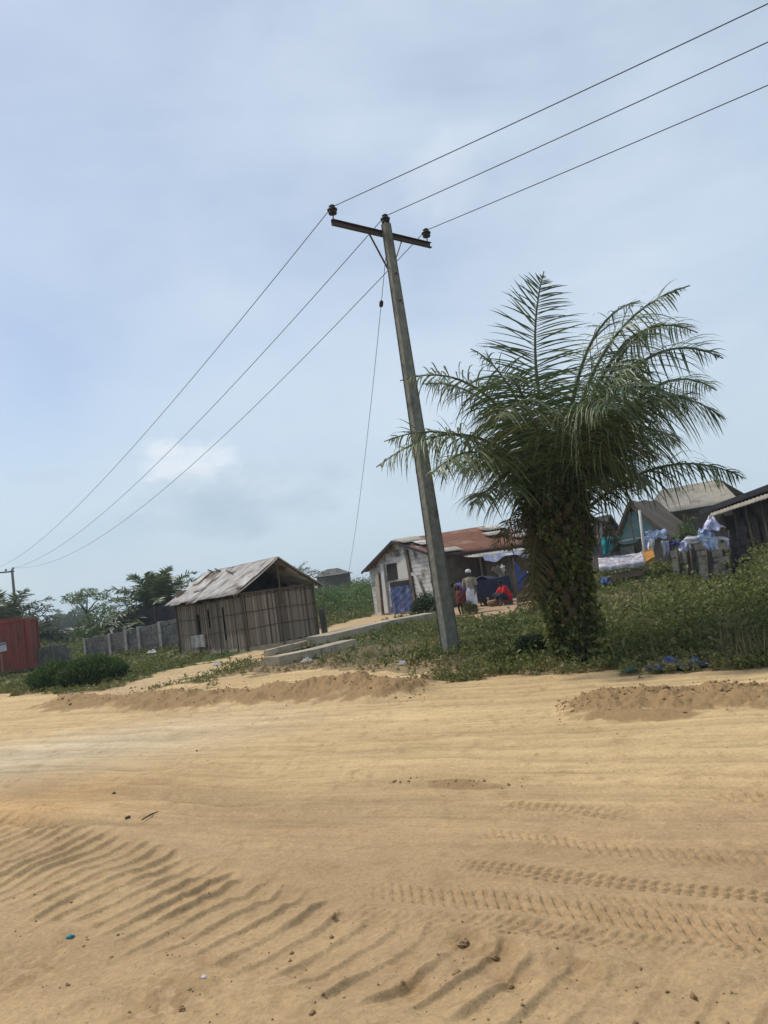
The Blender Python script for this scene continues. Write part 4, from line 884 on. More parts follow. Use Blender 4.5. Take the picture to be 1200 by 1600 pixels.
def thatch_hut():
    C0 = G(386, 1018); z0 = C0.z; g = Vector((.76, .65, 0)).normalized(); s = Vector((-.65, .76, 0)).normalized(); W, L, H, RH = 2.95, 5.1, 1.98, 3.05
    t = empty('bamboo_hut', C0, 'split bamboo hut with pale rusty sheet roof and dark gable, beside the concrete drain', 'hut')
    P = lambda a, b, z: C0+g*a+s*b+Vector((0, 0, z))
    # plinth
    mb = MB(); wallseg(mb, P(0, 0, 0), P(W, 0, 0), z0-.2, z0+.14, z0-.2, z0+.10, .14); wallseg(mb, P(0, L, 0), P(0, 0, 0), z0-.2, z0+.16, z0-.2, z0+.14, .14); mb.build('plinth', M['slab'], t, bevel=.01)
    def slats(a0, b0, a1, b1, top, name, zb=.14, holes=()):
        mb = MB(); p0, p1 = P(a0, b0, 0), P(a1, b1, 0); Ln = (p1-p0).length; d = (p1-p0)/Ln; n = Vector((d.y, -d.x, 0)); x = 0
        while x < Ln:
            w = random.uniform(.035, .10); w = min(w, Ln-x+.01); lean = random.uniform(-.015, .015)
            for (h0, h1, hz0, hz1) in [(x, x, 0, 0)]:
                segs = [(zb+random.uniform(-.04, .02), top(x/Ln)+random.uniform(-.05, .03))]
                for (q0, q1, qz0, qz1) in holes:
                    if q0 < x+w/2 < q1: segs = [(segs[0][0], qz0+random.uniform(-.03, .03)), (qz1, segs[-1][1])]
                for (za, zb2) in segs:
                    if zb2-za < .05: continue
                    o = n*random.uniform(0, .03)
                    a = p0+d*x+o+Vector((0, 0, za)); b = a+d*(w*.95)
                    a2 = p0+d*(x+lean)+o+Vector((0, 0, zb2)); b2 = a2+d*(w*.95)
                    m_ = n*(-.012)
                    mb.add([a, b, b2, a2, a+m_, b+m_, b2+m_, a2+m_], [(0, 1, 2, 3), (7, 6, 5, 4), (0, 4, 5, 1), (1, 5, 6, 2), (2, 6, 7, 3), (3, 7, 4, 0)], random.choice([.2, .4, .5, .6, .75, .9]) if random.random() > .06 else 0.05)
            x += w
        mb.build(name, M['bamboo'], t)
    slats(0, 0, W, 0, lambda u: H-.03, 'wall')
    slats(0, L, 0, 0, lambda u: H-.10, 'wall', holes=[(L*.30, L*.36, .45, 1.45), (L*.72, L*.745, .4, 1.6), (L*.50, L*.52, .9, 1.6)])
    # back and right walls of the same matting
    mb = MB(); wallseg(mb, P(W, 0.02, 0), P(W, L, 0), z0, z0+H, z0, z0+H, -.03, .4); wallseg(mb, P(0.02, L, 0), P(W, L, 0), z0, z0+H+.5, z0, z0+H+.5, .03, .4); mb.build('wall', M['bamboo'], t)
    mb = MB(); mb.bar(P(.1, 2.5, H-.25), P(W-.1, 2.5, H-.25), .05); mb.add([P(.1, 1.2, .1), P(W-.1, 1.2, .1), P(W-.1, 1.2, H-.02), P(W*.5, 1.2, RH-.12), P(.1, 1.2, H-.02)], [(0, 1, 2, 3, 4)]); mb.build('inner_shade_screen', M['dark'], t)  # near-black sheet added to paint the shade behind the gable
    # battens and posts
    nf = -s*.05; nl = -g*.05
    for z in (.75, 1.30, 1.86):
        MB().tube([P(-.1, 0, z+random.uniform(-.04, .04))+nf, P(W*.5, 0, z+.03)+nf, P(W+.1, 0, z-.02)+nf], .013, 5).build('batten', M['pole_wood'], t)
        MB().tube([P(0, -.1, z+.02)+nl, P(0, L*.5, z-.05)+nl, P(0, L+.1, z)+nl], .013, 5).build('batten', M['pole_wood'], t)
    for a, b, r in ((0, 0, .04), (W*.5, 0, .03), (W, 0, .04), (0, L*.33, .025), (0, L*.66, .025), (0, L, .04)):
        o = nf if b == 0 else nl; top = H if not (a == W*.5) else H+.05
        MB().tube([P(a, b, -.1)+o*1.5, P(a+.02, b, .9)+o*1.5, P(a, b, top)+o*1.5], r, 6).build('post', M['pole_wood'], t)
    MB().tube([P(W*.5, -.22, H-.55), P(W*.5-.02, -.22, RH-.03)], .035, 6).build('king_post', M['pole_wood'], t)
    for a, b in (((-.42, H-.09), (W*.5, RH-.02)), ((W*.5, RH-.02), (W+.22, H-.10))):
        MB().bar(P(a[0], -.30, a[1]), P(b[0], -.30, b[1]), .05, .10).build('rafter', M['pole_wood'], t)
    MB().bar(P(-.05, -.05, H-.02), P(W+.05, -.05, H), .06, .07).build('tie_beam', M['pole_wood'], t)
    # roof: overlapping corrugated sheets, left slope then right slope
    k = 8; ov = .42
    for i in range(k):
        b0 = -.40+(L+.8)*i/k; b1 = -.40+(L+.8)*(i+1)/k+.06; dz = .012*(i % 2)+random.uniform(0, .012); j = random.uniform(-.07, .09); r = random.uniform(-.03, .03)
        mb = MB(); corr(mb, P(-ov+j, b0, H-.07+dz+j*.6), P(-ov+j+r, b1, H-.07+dz+j*.6), P(W*.5+.02, b1, RH+dz+.02+r), P(W*.5+.02, b0, RH+dz+.02), 10, .016, 4, .03)
        mb.build('roof_sheet', M['zinc'], t, True)
        mb = MB(); corr(mb, P(W+.2+j, b0, H-.10+dz), P(W+.2+j, b1, H-.10+dz), P(W*.5-.03, b1, RH+dz+.03), P(W*.5-.03, b0, RH+dz+.03), 10, .016, 4, .02)
        mb.build('roof_sheet', M['zinc'], t, True)
    for (b, a0, a1, w) in ((-.35, -.1, .55, .5), (3.3, .2, .9, .7), (4.6, .7, 1.5, .5)):   # loose repair strips lying on the left slope
        f = lambda a, bb: P(a, bb, H-.07+(a+ov)/(W*.5+ov)*(RH-H+.07)+.055)
        mb = MB(); corr(mb, f(a0, b), f(a0, b+w), f(a1, b+w+.1), f(a1, b+.1), 4, .012, 2, 0); mb.build('repair_sheet', M['litter_w'] if b in (1.6,) else M['zinc'], t, True)
    mb = MB(); f = lambda a, bb: P(a, bb, H-.07+(a+ov)/(W*.5+ov)*(RH-H+.07)+.10)
    for q in ((.9, 2.0), (1.25, 3.6), (1.3, 4.3)): mb.tube([f(q[0], q[1]), f(q[0]+.25, q[1]+.9)], .03, 5)
    mb.build('roof_stick', M['pole_wood'], t)
    # pale blue sheet hanging on the long wall
    mb = MB(); mb.patch(lambda u, v: P(0, L*.55+u*1.1, .25+v*.45)+nl*(2.2+.4*math.sin(u*14)), 14, 4, .004); mb.build('wall_sheet', M['block_pale'], t)
thatch_hut()

def whitewashed_house():
    N = D(699, 955, 34.0); N = V3(N, gz(N.x, N.y)); z0 = N.z
    Lc = D(586, 957, 41.2); g = Vector((Lc.x-N.x, Lc.y-N.y, 0)); W = g.length; g /= W; s = Vector((-g.y, g.x, 0)); 
    if s.x < 0: s = -s
    t = empty('whitewashed_house', N, 'whitewashed block house with a flaking gable wall and brown rusty roof behind the concrete pole', 'house')
    nrm = -s   # gable faces this way (left-front)
    P = lambda a, b, z: N+g*a+s*b+Vector((0, 0, z))
    H, RH, L = 2.55, 3.62, 7.6
    # gable wall built of blocks laid in courses
    mb = MB(); hc = .2
    zz = -.1; r = 0
    while zz < RH-.12:
        half = W/2 if zz < H-.1 else W/2*(1-(zz+.1-H+.1)/(RH-H+.1))
        x = W/2-half-(.0 if r % 2 else .2)*0; x1 = W/2+half
        off = .2 if r % 2 else 0; q = x-off if x-off > x-.01 else x
        while q < x1-.02:
            w = min(.4, x1-q); w = w if q > x else min(w, .4-off)
            mb.box(P(q+w/2, .1+random.uniform(-.008, .008), zz+hc/2), (w-.012, .2, hc-.014), rz=math.atan2(g.y, g.x), t=random.random())
            q += w
        zz += hc; r += 1
    mb.build('gable_wall', M['whitewash'], t)
    mb = MB(); wallseg(mb, P(.03, .05, 0), P(W-.03, .05, 0), z0-.1, z0+H, z0-.1, z0+H, -.10 if False else .1); 
    mb = MB()
    for (a, b) in ((P(0.02, .21, 0), P(.02, L, 0)),):
        wallseg(mb, a, b, z0-.1, z0+H-.03, z0-.1, z0+H-.03, .18)
    wallseg(mb, P(W-.2, .21, 0), P(W-.2, L, 0), z0-.1, z0+H, z0-.1, z0+H, .18); wallseg(mb, P(0, L, 0), P(W, L, 0), z0-.1, z0+H, z0-.1, z0+H, .18)
    mb.build('side_wall', M['mud'], t)
    O = lambda px, py, off=.03: OP(px, py, P(0, 0, 0), nrm)+nrm*off
    def panel(name, pts, off, th, m, wav=0, nu=10):
        a, b, c, d = [O(px, py, off) for px, py in pts]
        mb = MB(); mb.patch(lambda u, v: (a*(1-u)+b*u)*(1-v)+(d*(1-u)+c*u)*v+nrm*wav*math.sin(u*17+v*5)*math.cos(v*7), nu, 6, 0)
        vs, fs = mb.v, mb.f; n0 = len(vs); mb.v = vs+[tuple(Vector(q)-nrm*th) for q in vs]; mb.f = fs+[tuple(i+n0 for i in f[::-1]) for f in fs]; mb.t = mb.t*2
        w = 7; border = [(i*w, (i+1)*w) for i in range(nu)]+[(i*w+6, (i+1)*w+6) for i in range(nu)]+[(k, k+1) for k in range(6)]+[(nu*w+k, nu*w+k+1) for k in range(6)]
        mb.f += [(p, q, q+n0, p+n0) for p, q in border]
        return mb.build(name, m, t)
    panel('shade_panel_window', [(606, 908), (623, 905), (620, 879), (604, 882)], .02, .02, M['dark'])  # flat near-black panel, the room's shade put into its colour
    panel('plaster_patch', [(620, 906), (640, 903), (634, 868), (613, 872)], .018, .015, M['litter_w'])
    panel('shade_panel_door', [(615, 957), (649, 952), (643, 905), (609, 910)], .015, .014, M['dark'])  # near-black panel on the wall, painted as the doorway's inner shade
    panel('door_tarpaulin', [(614, 959), (649, 954), (645, 913), (612, 918)], .10, .02, M['bluetarp'], .06, 16)
    panel('door_post', [(604, 958), (610, 957), (601, 880), (597, 881)], .12, .08, M['litter_w'])
    panel('door_post', [(650, 954), (654, 953), (638, 858), (634, 859)], .10, .06, M['pole_wood'])
    panel('leaning_board', [(594, 957), (600, 957), (594, 892), (589, 893)], .14, .03, M['slab'])
    panel('leaning_board', [(664, 936), (669, 935), (654, 897), (650, 898)], .16, .03, M['litter_w'])
    panel('white_notice', [(641, 900), (649, 899), (648, 894), (640, 895)], .08, .02, M['litter_w'])
    # roof: hipped at the right end
    def slope(name, a, b, c, d, waves, m, am=.016): mb = MB(); corr(mb, a, b, c, d, waves, am, 5, .03); return mb.build(name, m, t, True)
    e = .32; dz = -.22; RL = 4.6
    slope('roof_slope', P(-e, -e, H+dz+.12), P(-e, L, H+dz+.12), P(W/2, RL+.6, RH+.22), P(W/2, -e, RH), 60, M['rust'])
    slope('roof_slope', P(W+e, -e, H+dz), P(W+e, L, H+dz), P(W/2+.02, RL+.6, RH+.22), P(W/2+.02, -e, RH), 60, M['rust'])
    mb = MB(); mb.add([P(-e, L, H+dz+.12), P(W+e, L, H+dz), P(W/2, RL+.6, RH+.22)], [(0, 1, 2)]); mb.build('hip_slope', M['rust'], t)
    for a0, a1 in ((-e, W/2), (W+e, W/2)):
        MB().bar(P(a0, -e-.02, H+dz-.03+(.12 if a0 < 0 else 0)), P(a1, -e-.02, RH-.05), .05, .12).build('barge_board', M['tarblack'], t)
    MB().bar(P(-e-.02, -e, H+dz+.05), P(-e-.02, L, H+dz+.05), .05, .10).build('fascia', M['tarblack'], t)
    # pale repair sheets on the slope
    sl = lambda a, b, k=.13: P(a, b, H+dz+.12+(a+e)/(W/2+e)*(RH-H-dz-.12+.2*max(0, b)/RL)+k)
    for (a0, a1, b0, b1, m) in ((2.6, 3.7, -.4, .9, 'palezinc'), (1.7, 2.6, .1, 1.1, 'zinc'), (-.3, .5, .0, 1.2, 'palezinc'), (1.6, 2.3, 3.9, 5.1, 'palezinc'), (2.6, 3.4, 4.4, 5.6, 'zinc'), (.6, 1.3, 4.8, 5.8, 'zinc')):
        mb = MB(); corr(mb, sl(a0, b0), sl(a0, b1), sl(a1, b1), sl(a1, b0), 7, .014, 2, 0); mb.build('repair_sheet', M[m], t, True)
    # lean-to canopy in front of the long side
    mb = MB(); corr(mb, P(-1.7, 1.0, 2.12), P(-1.7, 4.2, 2.18), P(0, 4.2, 2.42), P(0, 1.0, 2.36), 14, .015, 2, .05); mb.build('canopy', M['palezinc'], t, True)
    for b in (1.1, 2.6, 4.1): MB().tube([P(-1.6, b, -.1), P(-1.62, b, 2.12)], .04, 6).build('canopy_post', M['pole_wood'], t)
    mb = MB(); wallseg(mb, P(-.9, 1.8, 0), P(-.9, 5.5, 0), z0-.1, z0+2.0, z0-.1, z0+2.05, .05); mb.build('porch_screen', M['mud'], t)
    mb = MB(); mb.patch(lambda u, v: P(-1.72-.1*v, 1.2+u*2.6, 2.16-.22*v*(1+.5*math.sin(u*9)))+Vector((0, 0, .03*math.sin(u*21))), 20, 3, .006); mb.build('plastic_awning', M['lilac'], t)
whitewashed_house()

def block_wall(label, a, b, za, zb, bl=.45, hc=.225, m='block', pil=(), group=None, name='block_wall', th=.16, pm='block', zbot=-.15):
    "free standing wall of hollow blocks from a to b with heights above ground"
    a, b = Vector(a), Vector(b); t = empty(name, V3(a, gz(a.x, a.y)), label, 'wall', group); d = b-a; d.z = 0; Ln = d.length; d /= Ln; n = Vector((-d.y, d.x, 0)); 
    mb = MB(); x = 0; r = 0; rz = math.atan2(d.y, d.x); rnd = random.Random(len(label))
    nx = int(Ln/bl)
    for i in range(nx+1):
        f = min(1, (i+.5)*bl/Ln); top = za*(1-f)+zb*f
        g0 = gz(a.x+d.x*Ln*f, a.y+d.y*Ln*f)
        nr = max(1, round((top-zbot)/hc)-(1 if rnd.random() < .10 else 0))
        for k in range(nr):
            bl = bl
            off = bl/2 if k % 2 else 0
            c = a+d*(i*bl+bl/2+off); 
            if (c-a).length > Ln+.1: continue
            hs = (top-zbot)/max(1, round((top-zbot)/hc))
            mb.box(Vector((c.x, c.y, g0+zbot+hs*(k+.5)))+n*rnd.uniform(-.01, .01), (bl-.014, th, hs-.012), rz=rz, t=rnd.random())
    mb.build('blockwork', M[m], t, bevel=0)
    kk = 6; mc = MB()
    for i in range(kk):
        p_, q_ = a+d*(Ln*i/kk)+n*.0, a+d*(Ln*(i+1)/kk); g0 = gz(p_.x, p_.y); g1 = gz(q_.x, q_.y); ta = za*(1-i/kk)+zb*i/kk; tb_ = za*(1-(i+1)/kk)+zb*(i+1)/kk
        wallseg(mc, p_-n*(th/2-.035), q_-n*(th/2-.035), g0+zbot, g0+ta-hc, g1+zbot, g1+tb_-hc, th-.07)
    mc.build('mortar_core', M[m], t)
    for p in pil:
        c = a+d*(p*Ln); g0 = gz(c.x, c.y); top = (za*(1-p)+zb*p)+.05
        q = MB()
        for k in range(6): q.box(V3(c, g0+zbot+(top-zbot)*(k+.5)/6), (.24, th+.10, (top-zbot)/6-.01), rz=rz, t=rnd.random())
        q.build('pilaster', M[pm], t)
    return t
a = D(134, 1020, 40.5); b = D(292, 1010, 34.0)
block_wall('long grey block wall with rough pilasters running left from the bamboo hut', a, b, .95, 1.42, pil=(.02, .30, .47, .60, .80), pm='block_pale')
a = D(60, 1040, 35.5); b = D(108, 1033, 36.5)
block_wall('short low grey block wall standing right of the red container', a, b, .95, .95, pil=(.5,))
# black sheeting fence
def sheeting():
    a = D(166, 990, 46); b = D(290, 985, 43); t = empty('sheeting_fence', V3(a, gz(a.x, a.y)), 'fence of black sheeting rising behind the long grey block wall', 'fence')
    za = D(166, 969, 46).z; zb = D(240, 957, 44).z+.5
    mb = MB(); mb.patch(lambda u, v: V3(a.lerp(b, u), .0+(za*(1-u)+zb*u)*v)+Vector((0, .05*math.sin(u*25), .03*math.sin(u*18)*v)), 30, 4, .01); mb.build('sheeting', M['tarblack'], t)
    for f in (0, .33, .66, 1): p = a.lerp(b, f); MB().tube([V3(p, -.1)+Vector((0, -.08, 0)), V3(p, za*(1-f)+zb*f+.05)+Vector((0, -.08, 0))], .05, 6).build('post', M['pole_wood'], t)
sheeting()
# red shipping container
def container():
    r = D(61, 1045, 33.8); l2 = D(0, 1047, 38.0); r = V3(r, gz(r.x, r.y)); r = V3(D(50, 1045, 33.8), r.z); d = Vector((-1, -.30, 0)).normalized(); n = Vector((d.y, -d.x, 0)); n = n if n.y > 0 else -n
    t = empty('shipping_container', r, 'faded red steel container raised on blocks at the left picture edge', 'container')
    L, Wd, z0, z1 = 6.06, 2.3, r.z+.16, r.z+2.38; q = lambda a, b, z: Vector((r.x+d.x*a+n.x*b, r.y+d.y*a+n.y*b, z))
    def corw(p, w, Ln):
        mb = MB(); k = int(Ln/.28); vs = []; fs = []
        nn = (w).normalized(); out = Vector((nn.y, -nn.x, 0))
        prof = []
        for i in range(k):
            for f, o in ((0, 0), (.3, 0), (.5, -.035), (.8, -.035)): prof.append(((i+f)/k*Ln, o))
        prof.append((Ln, 0))
        for x, o in prof:
            for z in (z0+.1, z1-.1): vs.append(p+nn*x+out*o+Vector((0, 0, z-p.z)))
        for i in range(len(prof)-1): fs.append((2*i, 2*i+2, 2*i+3, 2*i+1))
        return mb.add(vs, fs)
    corw(q(L, 0, r.z), -d, L).build('side_panel', M['container'], t); corw(q(0, 0, r.z), n, Wd).build('end_panel', M['container'], t)
    corw(q(L, Wd, r.z), -n, Wd).build('end_panel', M['container'], t); corw(q(0, Wd, r.z), d, L).build('side_panel', M['container'], t)
    mb = MB()
    for b in (0, Wd):
        for z in (z0+.05, z1-.05): mb.bar(q(0, b, z), q(L, b, z), .08, .12)
    for a_ in (0, L):
        for z in (z0+.05, z1-.05): mb.bar(q(a_, .05, z), q(a_, Wd-.05, z), .08, .12)
    mb.build('frame', M['container'], t)
    for a_ in (0, L):
        for b in (0, Wd): MB().bar(q(a_, b, z0), q(a_, b, z1+.01), .13, .13, up=d).build('corner_post', M['container'], t)
    mb = MB(); mb.add([q(0, 0, z1-.02), q(L, 0, z1-.02), q(L, Wd, z1-.02), q(0, Wd, z1-.02)], [(0, 1, 2, 3)]); mb.add([q(0, 0, z0+.02), q(L, 0, z0+.02), q(L, Wd, z0+.02), q(0, Wd, z0+.02)], [(0, 1, 2, 3)]); mb.build('roof', M['container'], t)
    for a_ in (.3, 1.8, 3.2, 5.5): MB().box(q(a_, .15, r.z+.06), (.4, .3, .24), rz=math.atan2(d.y, d.x)).build('support_block', M['block'], t)
    MB().box(q(.9, .3, z1+.06), (.9, .3, .10), rz=math.atan2(d.y, d.x)).build('roof_lug', M['container'], t)
container()
def signpost():
    p = G(4.5, 1057); t = empty('sign_board', p, 'small pale notice board on a thin wooden post in front of the red container', 'sign')
    Y = p.y; a = D(10, 1011, Y); b = D(-22, 1014, Y); zt = D(4, 1005, Y).z; zb = D(4, 1018.5, Y).z
    MB().box((a.x/2+b.x/2, Y, (zt+zb)/2), (a.x-b.x, .02, zt-zb), tilt=(0, -.05)).build('board', M['signboard'], t)
    MB().box((a.x/2+b.x/2, Y-.013, (zt+zb)/2+(zt-zb)*.32), (a.x-b.x-.02, .006, (zt-zb)*.2), tilt=(0, -.05)).build('header_band', M['signblue'], t)
    MB().bar(V3(p, p.z-.1)+Vector((0, .04, 0)), V3(p, zt)+Vector((-.02, .04, 0)), .045).build('post', M['plank'], t)
signpost()
# concrete drain
def drain():
    def T(px, py, h): g = G(px, py, h); return Vector((g.x, g.y, g.z+h))
    t = empty('concrete_drain', G(409, 1036), 'pale open concrete drain channel running from the bamboo hut towards the whitewashed house', 'drain')
    def ribbon(name, cl, w, h, m):
        pts = [T(*c, h) for c in cl]; mb = MB()
        for a, b in zip(pts[:-1], pts[1:]):
            n_ = max(1, int((b-a).length/1.4))
            for i in range(n_):
                p, q = a.lerp(b, i/n_), a.lerp(b, (i+.985)/n_); jz = random.uniform(-.02, .02); c = (p+q)/2; hh = h+.25
                d = (q-p); mb.bar(Vector((p.x, p.y, p.z-hh/2+jz)), Vector((q.x, q.y, q.z-hh/2+jz)), w*random.uniform(.95, 1.05), hh)
        mb.build(name, m, t, bevel=.012)
    ribbon('far_wall', [(416, 1016), (455, 1006), (489, 997)], .20, .18, M['slab'])
    ribbon('near_wall', [(424, 1027), (490, 1014), (545, 1000)], .55, .24, M['slab'])
    ribbon('slab', [(497, 994), (560, 979), (615, 967), (672, 957)], 1.0, .30, M['slab'])
    pts = [T(425, 1022, .02), T(600, 978, .02)]; MB().bar(pts[0], pts[1], .9, .03).build('channel_floor', M['mud'], t)
    for px, py, hh, tl in ((508, 992, 1.0, 0.0), ):
        g = G(px, py); MB().box((g.x, g.y, g.z+hh/2), (.22, .22, hh), tilt=(0, tl)).build('stub_post', M['block'], t)
drain()

# ------------------------------------------------------------------ right-hand compound
def gable_hut(name, label, cat, px_l, px_r, Y, wall_top, apex, depth, mw, mr, over=.3, skew=.12, thatch=False, front=None, waves=None, group=None):
    "gable end faces the viewer; wall_top/apex are heights above its ground"
    a = D(px_l, 860, Y); b = D(px_r, 860, Y+skew*2); a = V3(a, gz(a.x, a.y)); b = V3(b, a.z)
    t = empty(name, a, label, cat, group); g = (b-a); W = g.length; g /= W; s = Vector((-g.y, g.x, 0)); P = lambda u, v, z: a+g*u+s*v+Vector((0, 0, z))
    apx = apex[0]*W; H = wall_top; RH = apex[1]; mb = MB()
    mb.add([P(0, 0, -.2), P(W, 0, -.2), P(W, 0, H), P(apx, 0, RH-.06), P(0, 0, H), P(0, .12, -.2), P(W, .12, -.2), P(W, .12, H), P(apx, .12, RH-.06), P(0, .12, H)], [(0, 1, 2, 3, 4), (9, 8, 7, 6, 5), (0, 5, 6, 1), (1, 6, 7, 2), (4, 9, 5, 0), (2, 7, 8, 3), (3, 8, 9, 4)])
    mb.build('front_wall', M[mw], t)
    mb = MB(); wallseg(mb, P(W, .12, 0), P(W, depth, 0), a.z-.2, a.z+H-.02, a.z-.2, a.z+H-.02, .1); wallseg(mb, P(0.1, .12, 0), P(.1, depth, 0), a.z-.2, a.z+H-.02, a.z-.2, a.z+H-.02, .1); wallseg(mb, P(0, depth, 0), P(W, depth, 0), a.z-.2, a.z+H-.02, a.z-.2, a.z+H-.02, .1); mb.build('side_wall', M[mw], t)
    for side in (0, 1):
        eu = -over if side == 0 else W+over; sl = (RH-H)/(apx if side == 0 else W-apx); ez = H-sl*over
        if thatch:
            mb = MB(); rnd = random.Random(side+3)
            mb.patch(lambda u, v: P(eu*(1-u)+apx*u, -over+v*(depth+2*over), ez*(1-u)+(RH+.02)*u+.03*math.sin(v*13+u*7)), 8, 16, .10, .3)
            for i in range(1500):
                u, v = rnd.random()**.9, rnd.random(); p = P(eu*(1-u)+apx*u, -over+v*(depth+2*over), ez*(1-u)+RH*u+.05+rnd.random()*.04)
                dd = (P(eu, -over+v*(depth+2*over)+rnd.uniform(-.15, .15), ez)-p); dd = dd.normalized() if dd.length > .01 else Vector((0, 0, -1)); q = p+dd*rnd.uniform(.25, .5)+Vector((0, 0, rnd.uniform(-.03, .05))); w = s*rnd.uniform(.012, .035)
                mb.add([p-w, p+w, q+w*.5, q-w*.5], [(0, 1, 2, 3)], rnd.random())
            mb.build('roof', M[mr], t)
        else:
            mb = MB(); corr(mb, P(eu, -over, ez), P(eu, depth+over, ez), P(apx, depth+over, RH+.02), P(apx, -over, RH+.02), waves or 20, .016, 4, .02); mb.build('roof', M[mr], t, True)
        MB().bar(P(eu, -over-.03, ez-.03), P(apx, -over-.03, RH-.02), .05, .10).build('rafter', M['pole_wood'], t)
    return t, P, W
# thatched hut with pale tarpaulin gable
Yt = 33
zt = lambda px, py, Y: D(px, py, Y).z
hA = D(966, 860, Yt); gA = gz(hA.x, hA.y)
t, P, W = gable_hut('thatched_hut', 'small thatched hut with a faded green and blue tarpaulin across its gable', 'hut', 968, 1045, Yt, zt(968, 843, Yt)-gA, (.42, zt(1000, 786, Yt)-gA), 2.1, 'mud', 'thatch', .28, -.75, True)
mb = MB(); H_, R_ = zt(968, 843, Yt)-gA, zt(1000, 786, Yt)-gA
mb.patch(lambda u, v: P(u*W*1.02+(W*.42-u*W)*v*.80, -.06-.05*math.sin(u*11)*math.cos(v*4), H_-.08+(R_-H_)*.80*v-.18*(1-v)*(.5+.5*math.sin(u*7)))+Vector((0, -.03*math.sin(u*23), 0)), 22, 8, .008); mb.build('tarpaulin', M['cyantarp'], t)
MB().bar(P(-.1, -.12, H_-.12), P(W*.55, -.12, H_-.05), .05, .07).build('white_batten', M['litter_w'], t)
mb = MB(); wallseg(mb, P(.15, -.2, 0), P(W*.35, -.2, 0), gA-.1, gA+H_-.35, gA-.1, gA+H_-.35, .06); mb.build('lean_screen', M['block'], t)
MB().tube([P(W*.42, -.35, H_*.9), P(W*.42, -.33, R_+.18)], .03, 5).build('ridge_pole', M['pole_wood'], t)
# little grey gable at the palm's right
gA = gz(*D(938, 860, 38).xy)
gable_hut('grey_shack', 'small grey walled shack with a dark roof edge, between the palm and the thatched hut', 'shack', 936, 975, 38, zt(940, 842, 38)-gA, (.55, zt(957, 803, 38)-gA), 3, 'block', 'tarblack', .2, .4)
# long pale roofed building behind
def long_roof():
    Y = 47; a = D(1008, 800, Y); b = D(1150, 785, Y-3); a = V3(a, gz(a.x, a.y)); b = V3(b, a.z); t = empty('long_building', a, 'long building with a broad pale beige roof behind the thatched hut', 'building')
    g = (b-a); W = g.length; g /= W; s = Vector((-g.y, g.x, 0)); P = lambda u, v, z: a+g*u+s*v+Vector((0, 0, z)); e = zt(1060, 799, Y-1)-a.z; r = zt(1012, 770, Y+3)-a.z
    mb = MB(); corr(mb, P(-.3, -.4, e), P(W+.3, -.4, e), P(W-1.2, 3.0, r), P(.4, 3.0, r), 56, .02, 4, .02); mb.build('roof', M['palezinc'], t, True)
    mb = MB(); corr(mb, P(-.3, 6.4, e), P(W+.3, 6.4, e), P(W-1.2, 3.05, r+.01), P(.4, 3.05, r+.01), 56, .02, 4, .02); mb.build('roof', M['palezinc'], t, True)
    mb = MB(); wallseg(mb, P(0, 0, 0), P(W, 0, 0), a.z-.2, a.z+e-.03, a.z-.2, a.z+e-.03, .15); wallseg(mb, P(0, 6, 0), P(W, 6, 0), a.z-.2, a.z+e-.03, a.z-.2, a.z+e-.03, .15)
    for u in (0, W): wallseg(mb, P(u, .15, 0), P(u, 6, 0), a.z-.2, a.z+e-.03, a.z-.2, a.z+e-.03, .15)
    mb.build('wall', M['mud'], t)
    MB().bar(P(-.3, -.44, e-.06), P(W+.3, -.44, e-.06), .05, .14).build('fascia', M['tarblack'], t)
    mb = MB(); mb.box(P(W*.35, -.06, e*.5), (.8, .08, .9), rz=math.atan2(g.y, g.x)); mb.build('shade_box_window', M['dark'], t)  # near-black box stands in for the shade behind a window
long_roof()
